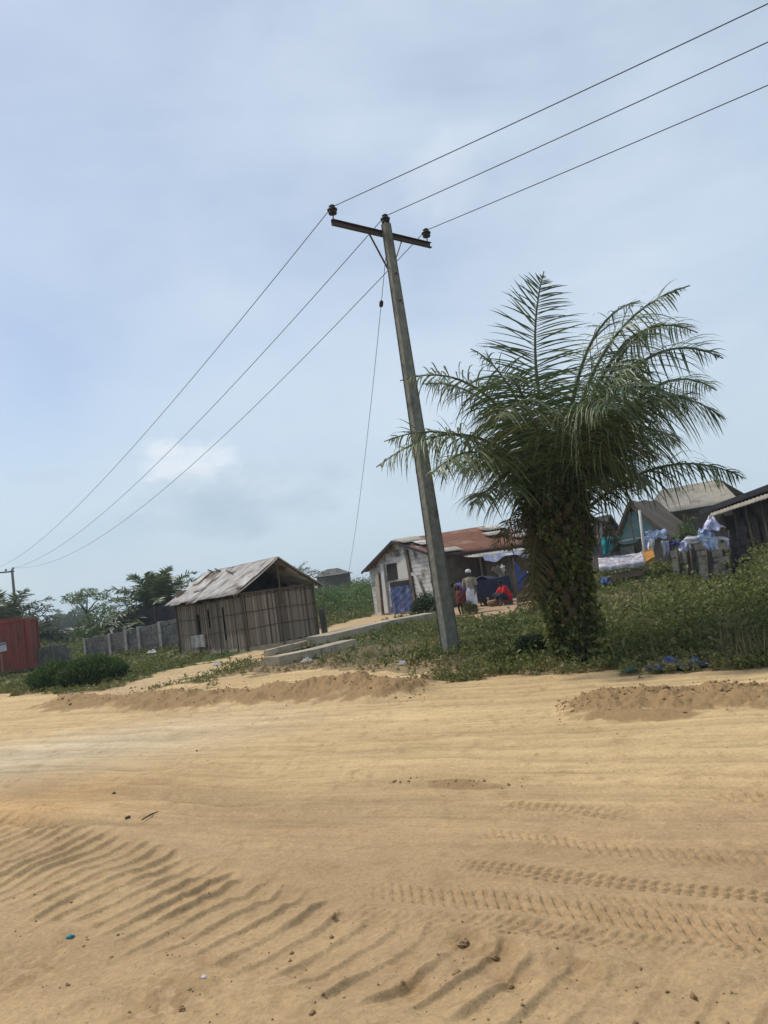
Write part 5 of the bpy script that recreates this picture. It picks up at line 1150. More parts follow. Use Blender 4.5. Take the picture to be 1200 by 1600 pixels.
def right_shed():
    Y = 30; a = D(1118, 800, Y+3.5); b = D(1235, 780, Y-2.0); a = V3(a, gz(a.x, a.y)); b = V3(b, a.z); t = empty('open_shed', a, 'dark open fronted shed with a black roof edge at the right picture edge', 'shed')
    g = (b-a); W = g.length; g /= W; s = Vector((-g.y, g.x, 0)); P = lambda u, v, z: a+g*u+s*v+Vector((0, 0, z))
    def zon(px, py): p = OP(px, py, a, s); return p.z-a.z, (p-a).dot(g)
    h1, _ = zon(1130, 788); h2, _ = zon(1200, 762)
    u1 = zon(1130, 788)[1]; u2 = zon(1200, 762)[1]; sl = (h2-h1)/(u2-u1); top = lambda u: h1+sl*(u-u1)
    mb = MB(); corr(mb, P(-.6, -.35, top(-.6)), P(W+1, -.35, top(W+1)), P(W+1, 4.5, top(W+1)-.35), P(-.6, 4.5, top(-.6)-.35), 40, .02, 3, .02); mb.build('roof', M['tarblack'], t, True)
    MB().bar(P(-.6, -.40, top(-.6)-.08), P(W+1, -.40, top(W+1)-.08), .06, .22).build('roof_beam', M['tarblack'], t)
    for i in range(7):
        u = .1+i*(W)/6; MB().bar(P(u, -.34, top(u)-.16), P(u, 2.5, top(u)-.30), .06, .10).build('rafter', M['pole_wood'], t)
    # second, lower weathered eave
    mb = MB(); corr(mb, P(.3, -.50, h1-.46), P(W+1, -.50, top(W+1)-.50), P(W+1, -.38, top(W+1)-.30), P(.3, -.38, h1-.28), 22, .018, 2, .01); mb.build('lower_eave', M['palezinc'], t, True)
    mb = MB(); wallseg(mb, P(.3, .6, 0), P(W+1, .6, 0), a.z-.3, a.z+h1-.35, a.z-.3, a.z+top(W)-.5, .12); mb.build('wall', M['mud'], t)
    mb = MB(); wallseg(mb, P(.3, .2, 0), P(.3, .6, 0), a.z-.3, a.z+h1-.5, a.z-.3, a.z+h1-.5, .5); mb.build('wall_pier', M['mud'], t)
    for u in (.5, 1.5, 2.5, 3.6, 4.6):
        MB().tube([P(u, .1, -.3), P(u+random.uniform(-.1, .1), .0, (h1+sl*u)-.45)], random.uniform(.05, .08), 7).build('post', M['pole_wood'], t)
    mb = MB()
    for u0, u1_ in ((.7, 1.3), (1.7, 2.3), (2.8, 3.4)):
        mb.box(P((u0+u1_)/2, .5, .75), (u1_-u0, .06, 1.2), rz=math.atan2(g.y, g.x))
    mb.build('plank_panel', M['pole_wood'], t)
    mb = MB(); mb.box(P(1.5, .54, 1.7), (1.0, .08, .45), rz=math.atan2(g.y, g.x)); mb.build('shade_box_opening', M['dark'], t)  # solid near-black box, shade of an opening put into its colour
right_shed()
# block enclosure with dark timber posts
ga = G(1150, 903); Yw = ga.y; wa = D(1056, 900, Yw+2.2); wb = D(1138, 900, Yw+.15); wc = D(1153, 902, Yw); 
g_ = gz(ga.x, ga.y)
h_r = OP(1136, 831, wb, (0, 1, 0)).z-gz(wb.x, wb.y)+.12; h_l = D(1060, 855, wa.y).z-gz(wa.x, wa.y)+.12
block_wall('grey block enclosure wall draped with washing, in front of the open shed', wa, wb, h_l, h_r, m='block')
dv = Vector((wc.x-wb.x, 1.3, 0))
block_wall('dark return end of the block enclosure, right of the draped washing', Vector((wb.x+.12, wb.y-.12, 0)), Vector((wb.x+.50, wb.y-.45, 0)), h_r, h_r, m='tarblack', bl=.25)
for i, (px, top, lab) in enumerate([(1062, 856, 'thin curved timber post, leftmost against the block enclosure wall'), (1075, 850, 'dark timber post against the block enclosure, second from its left end'), (1083, 850, 'leaning dark timber post in the middle of the block enclosure wall'), (1107, 842, 'leaning black timber post below the pale blue washing'), (1144, 828, 'black post leaning behind the right end of the block enclosure')]):
    wn = Vector(((wb-wa).y, -(wb-wa).x, 0)).normalized(); wn = wn if wn.y < 0 else -wn
    z1 = OP(px, top, wa, wn)+wn*.15; b_ = OP(px+7, 899, wa, wn)+wn*.17; p = (z1+b_)/2; g0 = gz(b_.x, b_.y)
    o = MB().tube([V3(b_, g0-.1), Vector((p.x+.02, p.y, (g0+z1.z)/2)), z1], [.045, .05, .04], 7).build('timber_post', M['pole_wood'] if i != 4 else M['tarblack'], None, True)
    origin(o, V3(b_, g0)); tag(o, lab, 'post', 'timber posts at the block enclosure')

def cloth(name, label, cat, m, pts, Y, wav=.04, th=.008, group=None, nu=16, nv=12, seed=1, parent=None):
    "cloth hanging from a line: pts = four pixel corners tl, tr, br, bl at depth Y (or list of depths)"
    Ys = Y if hasattr(Y, '__len__') else [Y]*4; a, b, c, d = [D(px, py, y_) for (px, py), y_ in zip(pts, Ys)]
    rnd = random.Random(seed); p1, p2 = rnd.random()*6, rnd.random()*6
    mb = MB()
    def fn(u, v):
        p = (a*(1-u)+b*u)*(1-v)+(d*(1-u)+c*u)*v
        return p+Vector((.3*wav*math.sin(v*9+p2), wav*math.sin(u*15+p1+v*2)*(.4+v)+wav*.6*math.sin(v*8+u*5+p2), .6*wav*math.sin(u*9+p1)*v+wav*.5*math.sin(u*17+p2)))
    mb.patch(fn, nu, nv, th); o = mb.build(name, M[m], None, True); origin(o, a); tag(o, label, cat, group); return o
Yc = Yw-.35; wg = 'washing hung out to dry'
cloth('laundry', 'lilac white cloth draped highest, over the top right of the block enclosure', 'cloth', 'lilac', [(1108, 806), (1114, 808), (1133, 826), (1094, 831)], [Yc+.1, Yc+.1, Yc-.1, Yc], .06, group=wg, seed=2)
cloth('laundry', 'pale blue patterned cloth hanging down the front of the block enclosure wall', 'cloth', 'paleblue', [(1086, 837), (1118, 838), (1122, 858), (1106, 860)], Yc, .05, group=wg, seed=3)
cloth('laundry', 'long thin whitish cloth stretched along the top of the block enclosure', 'cloth', 'white', [(1074, 838), (1138, 839), (1138, 843), (1064, 849)], Yc+.05, .035, group=wg, seed=4)
cloth('laundry', 'white cloth bundled over the left end of the block enclosure wall', 'cloth', 'lilac', [(1058, 850), (1076, 842), (1080, 858), (1064, 864)], Yc+.7, .06, group=wg, seed=21)
cloth('laundry', 'pale blue cloth bunched between the highest lilac cloth and the wall top', 'cloth', 'paleblue', [(1092, 826), (1112, 824), (1116, 838), (1090, 840)], Yc+.05, .07, group=wg, seed=22)
cloth('laundry', 'narrow lilac strip hanging at the right end of the block enclosure', 'cloth', 'lilac', [(1135, 842), (1138, 842), (1140, 858), (1137, 858)], Yc-.05, .02, group=wg, seed=5)
cloth('laundry', 'dark blue cloth hanging left of the block enclosure, beside the thin whitish cloth', 'cloth', 'violet', [(1044, 846), (1064, 843), (1062, 853), (1046, 855)], Yc+.6, .04, group=wg, seed=6)
YL = 28.5
cloth('laundry', 'bright teal cloth hanging on the line beside the palm trunk', 'cloth', 'teal', [(940, 841), (967, 837), (962, 850), (943, 870)], YL, .08, group=wg, seed=7)
cloth('laundry', 'long white shirt hanging just right of the pale clothesline post', 'cloth', 'white', [(1012, 842), (1022, 842), (1020, 866), (1013, 867)], YL, .05, group=wg, seed=8)
cloth('laundry', 'blue cloth hanging against the pale clothesline post, left of the white shirt', 'cloth', 'paleblue', [(1004, 838), (1014, 840), (1014, 856), (1009, 858)], YL+.2, .05, group=wg, seed=9)
cloth('laundry', 'white trousers leg hanging left of the block enclosure, left one of the pair', 'cloth', 'white', [(1033, 845), (1039, 845), (1041, 869), (1037, 871)], YL, .03, group=wg, seed=10)
cloth('laundry', 'white trousers leg hanging left of the block enclosure, right one of the pair', 'cloth', 'lilac', [(1040, 845), (1046, 845), (1046, 867), (1043, 868)], YL, .03, group=wg, seed=11)
cloth('laundry', 'light blue cloth spread along the tarpaulin edge right of the clothesline post', 'cloth', 'paleblue', [(1008, 830), (1040, 827), (1043, 840), (1012, 844)], YL+1.0, .06, group=wg, seed=12)
o = MB().tube([D(930, 842, YL), D(968, 840, YL), D(1003, 839, YL), D(1050, 845, YL), D(1075, 843, YL-.5), D(1112, 812, Yc)], .008, 4).build('clothesline', M['wire'], None); origin(o, D(930, 842, YL)); tag(o, 'thin clothesline strung from the palm to the block enclosure', 'clothesline')
pb = G(1006, 880); pb = D(1006, 876, YL-.1)
o = MB().tube([V3(pb, gz(pb.x, pb.y)-.1), D(999, 797, YL-.1)], .05, 7).build('clothesline_post', M['litter_w'], None, True); origin(o, V3(pb, gz(pb.x, pb.y))); tag(o, 'tall pale straight pole standing behind the mattress', 'post')
# mattress bench
def bench():
    g = G(985, 915); Y = g.y; z0 = g.z; t = empty('bed_bench', g, 'rough wooden bed bench carrying a mattress, right of the palm', 'bench')
    def B(px, py, dy=0): return D(px, py, Y+dy)
    top = [B(945, 905), B(1003, 896), B(1008, 890, .8), B(950, 899, .8)]
    mb = MB(); mb.patch(lambda u, v: (top[0]*(1-u)+top[1]*u)*(1-v)+(top[3]*(1-u)+top[2]*u)*v, 1, 1, .06); mb.build('deck', M['plank'], t)
    for q in (B(947, 906), B(963, 903), B(975, 902), B(1001, 898), B(1008, 892, .75), B(955, 899, .75)): MB().bar(Vector((q.x, q.y, z0-.1)), Vector((q.x, q.y, q.z-.01)), .06, .06, up=(0, 1, 0)).build('leg', M['pole_wood'], t)
    MB().bar(B(945, 899)+Vector((0, -.04, 0)), B(1003, 890)+Vector((0, -.04, 0)), .04, .07).build('rail', M['pole_wood'], t)
    m = empty('mattress', B(940, 890), 'thin printed mattress with one end bent upward showing orange foam, airing on the bench', 'mattress')
    cl0 = [B(937, 893), B(960, 890), B(985, 887), B(1000, 885), B(1012, 881), B(1024, 874)]; n = 20
    def cv(u):
        f = u*(len(cl0)-1); i = min(int(f), len(cl0)-2); return cl0[i].lerp(cl0[i+1], f-i)
    wv = Vector((.28, .95, .36))
    def surf(u, v, off): p = cv(u)+wv*v; return p+Vector((0, 0, off+.012*math.sin(u*23+v*9)))
    mb = MB(); mb.patch(lambda u, v: surf(u*.74, v, .125), n, 6, .02); mb.patch(lambda u, v: surf(u*.74, -.01, .13-.13*v)+Vector((0, -.01, 0)), n, 3, .015); mb.build('cover', M['mattress'], m, True)
    mb = MB()
    def ring(u): return [surf(u, 0, 0), surf(u, 1, 0), surf(u, 1, .11), surf(u, 0, .11)]
    vs = []; fs = []
    for i in range(n+1): vs += ring(i/n)
    for i in range(n):
        for k in range(4): fs.append((i*4+k, (i+1)*4+k, (i+1)*4+(k+1) % 4, i*4+(k+1) % 4))
    fs += [(0, 1, 2, 3), (n*4+3, n*4+2, n*4+1, n*4)]; mb.add(vs, fs); mb.build('foam', M['foam'], m)
    o = cloth('plastic_sheet', 'crumpled blue plastic sheet on the grass at the left foot of the bench', 'plastic sheet', 'litter_b', [(938, 903), (952, 902), (955, 912), (940, 914)], [Y+.1, Y+.1, Y-.2, Y-.2], .06)
bench()

# ------------------------------------------------------------------ yard by the white house
def person(name, label, base, H, facing, joints, skin_r=1.0):
    """joints: dict of points in metres for a body of height 1 (x right of the body, y forward, z up)"""
    t = empty(name, base, label, 'person', rz=facing)
    J = joints; order = []; V = []; E = []; Rr = []
    def v(p, r): V.append(Vector(p)*H); Rr.append((r*H*skin_r, r*H*skin_r)); return len(V)-1
    def chain(root, pts): 
        last = root
        for p, r in pts: i = v(p, r); E.append((last, i)); last = i
        return last
    pel = v(J['pelvis'], .072); ch = chain(pel, [(J['waist'], .062), (J['chest'], .080), (J['neck'], .032)])
    neck = ch; chest = ch-1
    hd = J['head']; hx, hy, hz = hd
    chain(neck, [((hx, hy-.004, hz-.045), .036), ((hx, hy, hz), .052), ((hx, hy-.004, hz+.035), .046)]); hi = len(V)-2
    nose = v((hx, hy+.058, hz-.012), .007); E.append((hi, nose))
    for s in (-1, 1): e = v((hx+s*.048, hy-.004, hz-.010), .008); E.append((hi, e))
    hands = []
    for s, k in ((-1, 'l'), (1, 'r')):
        sh, el, wr = J['sh_'+k], J['el_'+k], J['wr_'+k]
        w = chain(chest, [(sh, .036), (el, .025), (wr, .017)]); dv = (Vector(wr)-Vector(el)).normalized(); sd = dv.cross(Vector((0, 1, 0)));
        if sd.length < .1: sd = Vector((1, 0, 0))
        sd.normalize(); palm = Vector(wr)+dv*.032; pi_ = v(palm, .016); E.append((w, pi_))
        for q, ln in ((-1.5, .036), (-.5, .043), (.5, .041), (1.5, .033)):
            a = palm+sd*(.0065*q)+dv*.020; i1 = v(a, .0055); E.append((pi_, i1)); i2 = v(a+dv*ln*.6+Vector((0, .006, 0)), .0045); E.append((i1, i2)); i3 = v(a+dv*ln+Vector((0, .016, 0)), .0035); E.append((i2, i3))
        th = v(palm-dv*.012+sd*(.022*(-s)), .0055); E.append((pi_, th)); th2 = v(palm+dv*.012+sd*(.034*(-s)), .0045); E.append((th, th2))
        hip, kn, an = J['hip_'+k], J['kn_'+k], J['an_'+k]
        f = chain(pel, [(hip, .058), (kn, .036), (an, .022)]); toe = J.get('toe_'+k, (an[0], an[1]+.095, an[2]-.018)); chain(f, [((an[0], an[1]+.02, an[2]-.016), .020), (toe, .014)])
    me = bpy.data.meshes.new('body'); me.from_pydata(V, E, []); o = bpy.data.objects.new('body', me); COL.objects.link(o); me.materials.append(M['skin']); o.parent = t
    sk = o.modifiers.new('skin', 'SKIN'); sk.use_smooth_shade = True
    for i, r in enumerate(Rr): me.skin_vertices[0].data[i].radius = r
    me.skin_vertices[0].data[0].use_root = True
    sub = o.modifiers.new('sub', 'SUBSURF'); sub.levels = 2; sub.render_levels = 2
    return t, H
def local(t, mb, name, m, smooth=True):
    me = bpy.data.meshes.new(name); me.from_pydata(mb.v, [], mb.f); me.materials.append(m); me.update()
    if smooth: me.polygons.foreach_set('use_smooth', np.ones(len(me.polygons), bool))
    o = bpy.data.objects.new(name, me); COL.objects.link(o); o.parent = t; return o
def loft(rings, n=20, fold=0.0, cap=False):
    "rings: (centre, rx, ry)"
    mb = MB(); vs = []; fs = []
    for j, (c, rx, ry) in enumerate(rings):
        for k in range(n):
            a = 2*PI*k/n; f = 1+fold*math.sin(a*5+j)*(j/len(rings)); vs.append((c[0]+math.cos(a)*rx*f, c[1]+math.sin(a)*ry*f, c[2]))
    for j in range(len(rings)-1):
        for k in range(n): fs.append((j*n+k, j*n+(k+1) % n, (j+1)*n+(k+1) % n, (j+1)*n+k))
    if cap: fs.append(tuple(k for k in range(n)))
    return mb.add(vs, fs)
STAND = dict(pelvis=(0, 0, .53), waist=(0, .0, .61), chest=(0, .0, .74), neck=(0, .0, .855), head=(0, .012, .925),
             sh_l=(-.115, 0, .80), el_l=(-.15, .01, .63), wr_l=(-.14, .07, .50), sh_r=(.115, 0, .80), el_r=(.16, .02, .64), wr_r=(.12, .13, .60),
             hip_l=(-.055, 0, .50), kn_l=(-.06, .01, .28), an_l=(-.06, -.02, .04), hip_r=(.055, 0, .50), kn_r=(.07, .04, .28), an_r=(.075, .0, .04))
def place(px, py): g = G(px, py); return Vector((g.x, g.y, gz(g.x, g.y)))
# woman with white headscarf
pw = place(741, 958); H = 1.62
t, H = person('person', 'standing woman in a white headscarf, beige top and white wrapper beside the concrete pole', pw, H, R(150), STAND)
S = lambda *p: (p[0]*H, p[1]*H, p[2]*H)
local(t, loft([(S(0, 0, .83), .055*H, .045*H), (S(0, 0, .81), .125*H, .065*H), (S(0, 0, .74), .115*H, .088*H), (S(0, 0, .64), .10*H, .078*H), (S(0, 0, .54), .115*H, .09*H)], fold=.05), 'top', M['beige'])
mb = MB()
for s, k in ((-1, 'l'), (1, 'r')):
    a, b = Vector(STAND['sh_'+k])*H, Vector(STAND['el_'+k])*H; mb.tube([a-Vector((s*.01, 0, 0)), a.lerp(b, .5), b], [.048*H, .044*H, .042*H], 10, cap=False)
local(t, mb, 'sleeves', M['beige'])
local(t, loft([(S(0, 0, .60), .10*H, .08*H), (S(0, 0, .50), .12*H, .10*H), (S(.0, .01, .35), .125*H, .10*H), (S(.01, .01, .20), .135*H, .11*H)], 26, .06), 'wrapper', M['white'])
local(t, MB().lathe(S(0, -.005, .935), [(.03*H, -.02*H), (.062*H, .0), (.066*H, .03*H), (.055*H, .06*H), (.02*H, .078*H), (.004*H, .08*H)], 14), 'headscarf', M['white'])
# child in maroon
H = 1.12; CH = dict(STAND); CH.update(wr_l=(-.17, .12, .60), el_l=(-.17, .02, .66))
t, H = person('person', 'small child in a maroon top standing between the concrete pole and the woman', place(722, 962), H, R(120), CH, 1.1)
S = lambda *p: (p[0]*H, p[1]*H, p[2]*H)
local(t, loft([(S(0, 0, .83), .06*H, .05*H), (S(0, 0, .81), .13*H, .075*H), (S(0, 0, .70), .125*H, .10*H), (S(0, 0, .55), .14*H, .11*H), (S(0, 0, .42), .16*H, .13*H)], fold=.05), 'dress', M['maroon'])
local(t, MB().lathe(S(0, -.004, .945), [(.05*H, -.02*H), (.064*H, .01*H), (.055*H, .04*H), (.02*H, .058*H), (.002, .06*H)], 12), 'hair', M['hair'])
# bending person in violet behind
H = 1.5; BD = dict(STAND); BD.update(waist=(0, .05, .60), chest=(0, .17, .66), neck=(0, .27, .70), head=(0, .345, .70), sh_l=(-.11, .20, .69), el_l=(-.12, .24, .52), wr_l=(-.10, .30, .38), sh_r=(.11, .20, .69), el_r=(.12, .25, .52), wr_r=(.10, .31, .38))
t, H = person('person', 'person in dark violet clothes bending forward between the child and the woman', place(731, 955), H, R(60), BD)
S = lambda *p: (p[0]*H, p[1]*H, p[2]*H)
mb = MB(); mb.tube([S(0, .0, .50), S(0, .05, .61), S(0, .16, .67), S(0, .235, .70)], [.095*H, .10*H, .105*H, .06*H], 14, cap=False); local(t, mb, 'shirt', M['violet'])
local(t, loft([(S(0, 0, .56), .10*H, .085*H), (S(0, 0, .45), .12*H, .09*H), (S(0, .01, .28), .115*H, .09*H), (S(0, .01, .14), .115*H, .09*H)], 20, .04), 'wrapper', M['maroon'])
local(t, MB().lathe(S(0, .34, .715), [(.05*H, -.02*H), (.062*H, .01*H), (.05*H, .04*H), (.01*H, .056*H)], 12), 'hair', M['hair'])
# person in red, seated low
H = 1.6; ST = dict(pelvis=(0, 0, .17), waist=(0, .04, .26), chest=(0, .09, .37), neck=(0, .12, .475), head=(0, .15, .54),
     sh_l=(-.11, .10, .43), el_l=(-.15, .18, .30), wr_l=(-.09, .27, .27), sh_r=(.11, .10, .43), el_r=(.15, .18, .30), wr_r=(.09, .27, .27),
     hip_l=(-.055, .03, .17), kn_l=(-.09, .25, .29), an_l=(-.08, .22, .04), hip_r=(.055, .03, .17), kn_r=(.09, .25, .29), an_r=(.08, .22, .04))
ps = place(795, 945)
t, H = person('person', 'person in a bright red shirt sitting low beside the blue flag cloth', ps, H, R(110), ST)
S = lambda *p: (p[0]*H, p[1]*H, p[2]*H)
mb = MB(); mb.tube([S(0, -.03, .13), S(0, .03, .25), S(0, .08, .36), S(0, .105, .43), S(0, .12, .465)], [.12*H, .115*H, .118*H, .10*H, .045*H], 16, cap=False)
for s in (-1, 1): mb.tube([S(s*.10, .10, .43), S(s*.13, .14, .36), S(s*.15, .18, .30)], [.05*H, .047*H, .043*H], 10, cap=False)
local(t, mb, 'shirt', M['red'])
mb = MB()
for s in (-1, 1): mb.tube([S(s*.04, .0, .16), S(s*.075, .14, .23), S(s*.09, .25, .285), S(s*.085, .235, .16)], [.072*H, .062*H, .05*H, .04*H], 12, cap=False)
local(t, mb, 'trousers', M['navy'])
local(t, MB().lathe(S(0, .145, .56), [(.05*H, -.02*H), (.060*H, .005*H), (.05*H, .035*H), (.01*H, .052*H)], 12), 'hair', M['hair'])
o = MB(); o.box(ps+Vector((0, .02, .12)), (.32, .3, .24)); o.box(ps+Vector((0, .02, .25)), (.38, .34, .03)); o = o.build('stool', M['pole_wood'], None); origin(o, ps); tag(o, 'low wooden stool under the person in red', 'stool')
# covered cart, drum, pot
def cart():
    p = place(768, 944); t = empty('covered_cart', p, 'trader cart hidden under a navy cover, between the woman and the person in red', 'cart'); rz = .4
    rot = Matrix.Rotation(rz, 3, 'Z'); q = lambda x, y, z: p+rot @ Vector((x, y, z))
    mb = MB(); mb.patch(lambda u, v: q(-.75+1.5*u, -.40+.8*v, 1.0+.10*math.sin(u*9+v*4)+.08*math.cos(v*5+u*3)), 14, 8, .01)
    def skirt(u, v):
        per = u*4; i = int(per) % 4; f = per-int(per); cs = [(-.76, -.41), (.76, -.41), (.76, .41), (-.76, .41)]; a, b = cs[i], cs[(i+1) % 4]; x = a[0]*(1-f)+b[0]*f; y = a[1]*(1-f)+b[1]*f
        return q(x*(1+.05*v)+.03*math.sin(u*60), y*(1+.08*v)+.03*math.cos(u*55), 1.02-(.62+.06*math.sin(u*31))*v)
    mb.patch(skirt, 72, 4, 0); mb.build('cover', M['navy'], t, True)
    for x in (-.65, .65):
        for y in (-.32, .32): MB().bar(q(x, y, -.05), q(x, y, 1.0), .06, .06, up=(0, 1, 0)).build('leg', M['pole_wood'], t)
    for x in (-.4, .45):
        w = MB(); 
        ax = rot @ Vector((0, 1, 0)); w.lathe(q(x, -.43, .27), [(.20, -.03), (.27, -.02), (.28, 0), (.27, .02), (.20, .03)], 20, axis=ax); wo = w.build('wheel', M['tarblack'], t, True); MB().lathe(q(x, -.43, .27), [(.05, -.04), (.05, .04)], 10, axis=ax).build('hub', M['zinc'], wo)
cart()
p = place(772, 947); o = MB().lathe(p, [(.10, 0), (.22, .05), (.26, .14), (.24, .22), (.22, .24), (.20, .22), (.05, .08)], 18).build('basin', M['clod'], None, True); origin(o, p); tag(o, 'round brown basin on the ground in front of the navy covered cart', 'basin')
p = place(783, 941); cloth('hanging_rag', 'pale brown rag bundle hanging above the navy covered cart', 'cloth', 'beige', [(768, 888), (786, 882), (796, 908), (790, 911)], p.y, .09, seed=14)
cloth('hanging_rag', 'small white cloth hanging above the person in red, at the canopy edge', 'cloth', 'white', [(782, 883), (789, 884), (790, 892), (783, 891)], p.y-.05, .04, seed=15)
# blue flag cloth on a stick
pf = place(813, 950); t = empty('flag', pf, 'triangular blue flag cloth on a leaning stick at the palm trunk', 'flag'); Yf = pf.y
MB().tube([V3(pf, pf.z-.1), D(808, 915, Yf), D(801, 872, Yf)], [.025, .022, .018], 6).build('stick', M['pole_wood'], t, True)
a, b, c = D(803, 877, Yf-.03), D(826, 899, Yf+.3), D(811, 925, Yf-.03)
mb = MB(); mb.patch(lambda u, v: (a*(1-v)+c*v)*(1-u)+(b+Vector((0, 0, .12*(1-2*v)*0)))*u*1+(a*(1-v)+c*v)*0+Vector((0, .09*math.sin(u*7+v*3)*(u+.1), .03*math.sin(u*9))), 14, 12, .006); mb.build('cloth', M['flagblue'], t, True)
cloth('hanging_rag', 'small purple cloth fluttering right behind the blue flag', 'cloth', 'lilac', [(824, 893), (832, 891), (832, 901), (825, 902)], Yf+.6, .04, seed=16)
p = place(838, 945); t = empty('timber_stack', p, 'stack of dark timber and boards against the palm behind the blue flag', 'timber')
for i in range(7):
    MB().bar(p+Vector((-.7+.03*i, .1*(i % 3), .08+.11*i)), p+Vector((.7, .1*((i+1) % 3), .10+.11*i+.03*(i % 2))), .12, .09).build('board', M['pole_wood'] if i % 3 else M['plank'], t)

# ------------------------------------------------------------------ far things
gp_ = D(522, 905, 95); t = empty('distant_house', V3(gp_, gz(gp_.x, gp_.y)), 'distant grey hipped roof showing above the scrub between the hut and the white house', 'house')
bz = D(522, 899, 95).z; rz_ = D(522, 888, 95).z; c = V3(gp_, 0)
mb = MB(); mb.add([c+Vector((-2.4, -2, bz)), c+Vector((2.4, -2, bz)), c+Vector((2.4, 2, bz)), c+Vector((-2.4, 2, bz)), c+Vector((-.8, 0, rz_)), c+Vector((.6, 0, rz_))], [(0, 1, 5, 4), (1, 2, 5), (2, 3, 4, 5), (3, 0, 4)]); mb.build('roof', M['block'], t)
MB().box(c+Vector((0, 0, bz/2)), (4, 3.4, bz)).build('wall', M['mud'], t)
gp_ = D(108, 990, 88); bz = D(108, 988, 88).z; t = empty('distant_shed', V3(gp_, gz(gp_.x, gp_.y)), 'tiny pale roofed shed far off in the scrub right of the container', 'shed')
mb = MB(); corr(mb, V3(gp_, bz)+Vector((-1.6, -1, 0)), V3(gp_, bz)+Vector((1.6, -1, 0)), V3(gp_, bz)+Vector((1.6, 1, .5)), V3(gp_, bz)+Vector((-1.6, 1, .5)), 12, .03, 2); mb.build('roof', M['palezinc'], t); MB().box(V3(gp_, bz/2), (3, 1.8, bz)).build('wall', M['mud'], t)

# ------------------------------------------------------------------ small things on the sand and verge
def lump(name, label, cat, px, py, size, m, seed, flat=.6, group=None):
    g = G(px, py); z = float(ground_height(np.array([g.x]), np.array([g.y]))[0]); bm = bmesh.new(); bmesh.ops.create_icosphere(bm, subdivisions=3, radius=1); rnd = random.Random(seed); ph = [rnd.random()*6 for _ in range(6)]
    for v in bm.verts:
        c = v.co; k = 1+.22*math.sin(c.x*3+ph[0])*math.cos(c.y*3.3+ph[1])+.13*math.sin(c.z*7+c.x*6+ph[2])+.07*math.sin(c.y*13+ph[3]); v.co = Vector((c.x*k*size*rnd.uniform(.97, 1.03), c.y*k*size*.8, c.z*k*size*flat))
    me = bpy.data.meshes.new(name); bm.to_mesh(me); bm.free(); me.materials.append(M[m]); o = bpy.data.objects.new(name, me); COL.objects.link(o); o.location = (g.x, g.y, z+size*flat*.45); o.rotation_euler = (0, 0, rnd.random()*3); tag(o, label, cat, group); return o
lump('stone', 'small dark stone on the sand left of the dry stick', 'stone', 200, 1279, .022, 'stick', 1)
lump('stone', 'tiny dark stone on the pale sand above the dry stick', 'stone', 178, 1241, .02, 'stick', 2)
lump('bottle_cap', 'blue green crumpled scrap on the sand below the tractor ridges', 'litter', 110, 1466, .018, 'litter_t', 3)
lump('shell', 'small white shell on the sand near the bottom edge', 'shell', 318, 1525, .012, 'white', 4)
lump('clod', 'dark clod at the top of a tyre ridge, in the lower middle', 'clod', 722, 1462, .028, 'clod', 5)
lump('clod', 'small dark clod right of the larger dark clod in the lower middle', 'clod', 770, 1478, .018, 'clod', 6)
lump('clod', 'dark clod on the sand near the bottom right edge', 'clod', 795, 1523, .016, 'clod', 7)
lump('clod', 'dark clod at the bottom left, below the white shell', 'clod', 283, 1568, .018, 'clod', 8)
g = G(235, 1278); z = float(ground_height(np.array([g.x]), np.array([g.y]))[0]); a = G(222, 1284); b = G(248, 1271)
o = MB().tube([V3(a, z+.012), V3(g, z+.02), V3(b, z+.014)], [.006, .007, .003], 5).build('stick', M['stick'], None); origin(o, V3(a, z)); tag(o, 'short dry forked stick lying on the sand at left', 'stick')
# rubble: crumbs of dug sand, uncountable
def crumbs():
    rng = np.random.default_rng(4); Vs = []; Fs = []; n0 = 0
    base = np.array([(1, 0, 0), (-1, 0, 0), (0, 1, 0), (0, -1, 0), (0, 0, 1), (0, 0, -1)], float); tri = np.array([(0, 2, 4), (2, 1, 4), (1, 3, 4), (3, 0, 4), (2, 0, 5), (1, 2, 5), (3, 1, 5), (0, 3, 5)])
    L = []
    for (px0, px1, f, n, s) in [(90, 665, lambda x: np.interp(x, [90, 220, 400, 520, 665], [1098, 1092, 1082, 1072, 1078]), 2600, .008), (870, 1290, lambda x: np.interp(x, [870, 1000, 1200, 1300], [1106, 1094, 1084, 1080]), 2200, .006), (600, 830, lambda x: 1223+0*x, 120, .004), (0, 1200, lambda x: np.interp(x, [0, 300, 700, 1200], [1480, 1510, 1540, 1590]), 260, .004), (0, 1200, lambda x: 1100+0*x, 200, .004)]:
        px = rng.uniform(px0, px1, n); py = f(px)+rng.normal(size=n)*(8 if n > 1000 else (3 if n == 120 else 55)); L.append((px, py, s*rng.lognormal(0, .65, n)))
    px = np.concatenate([l[0] for l in L]); py = np.concatenate([l[1] for l in L]); s = np.concatenate([l[2] for l in L])
    d = np.array(F)[None]*FPX+np.array(RT)[None]*(px-600)[:, None]+np.array(UP)[None]*(800-py)[:, None]; t = -CAM_Z/d[:, 2]; x = d[:, 0]*t; y = d[:, 1]*t
    ok = y < 22; x, y, s = x[ok], y[ok], s[ok]
    z = ground_height(x, y)+s*.15; n = len(x)
    sc = s[:, None, None]*rng.uniform(.6, 1.2, (n, 1, 3)); V = base[None]*sc+rng.normal(size=(n, 6, 3))*s[:, None, None]*.22+np.stack([x, y, z], 1)[:, None]
    Fq = (tri[None]+np.arange(n)[:, None, None]*6).reshape(-1, 3); o = rawmesh('sand_crumbs', V.reshape(-1, 3), Fq, M['clod']); tag(o, 'brown crumbs of dug earth scattered over the sand ridges along the road edge', 'rubble', kind='stuff')
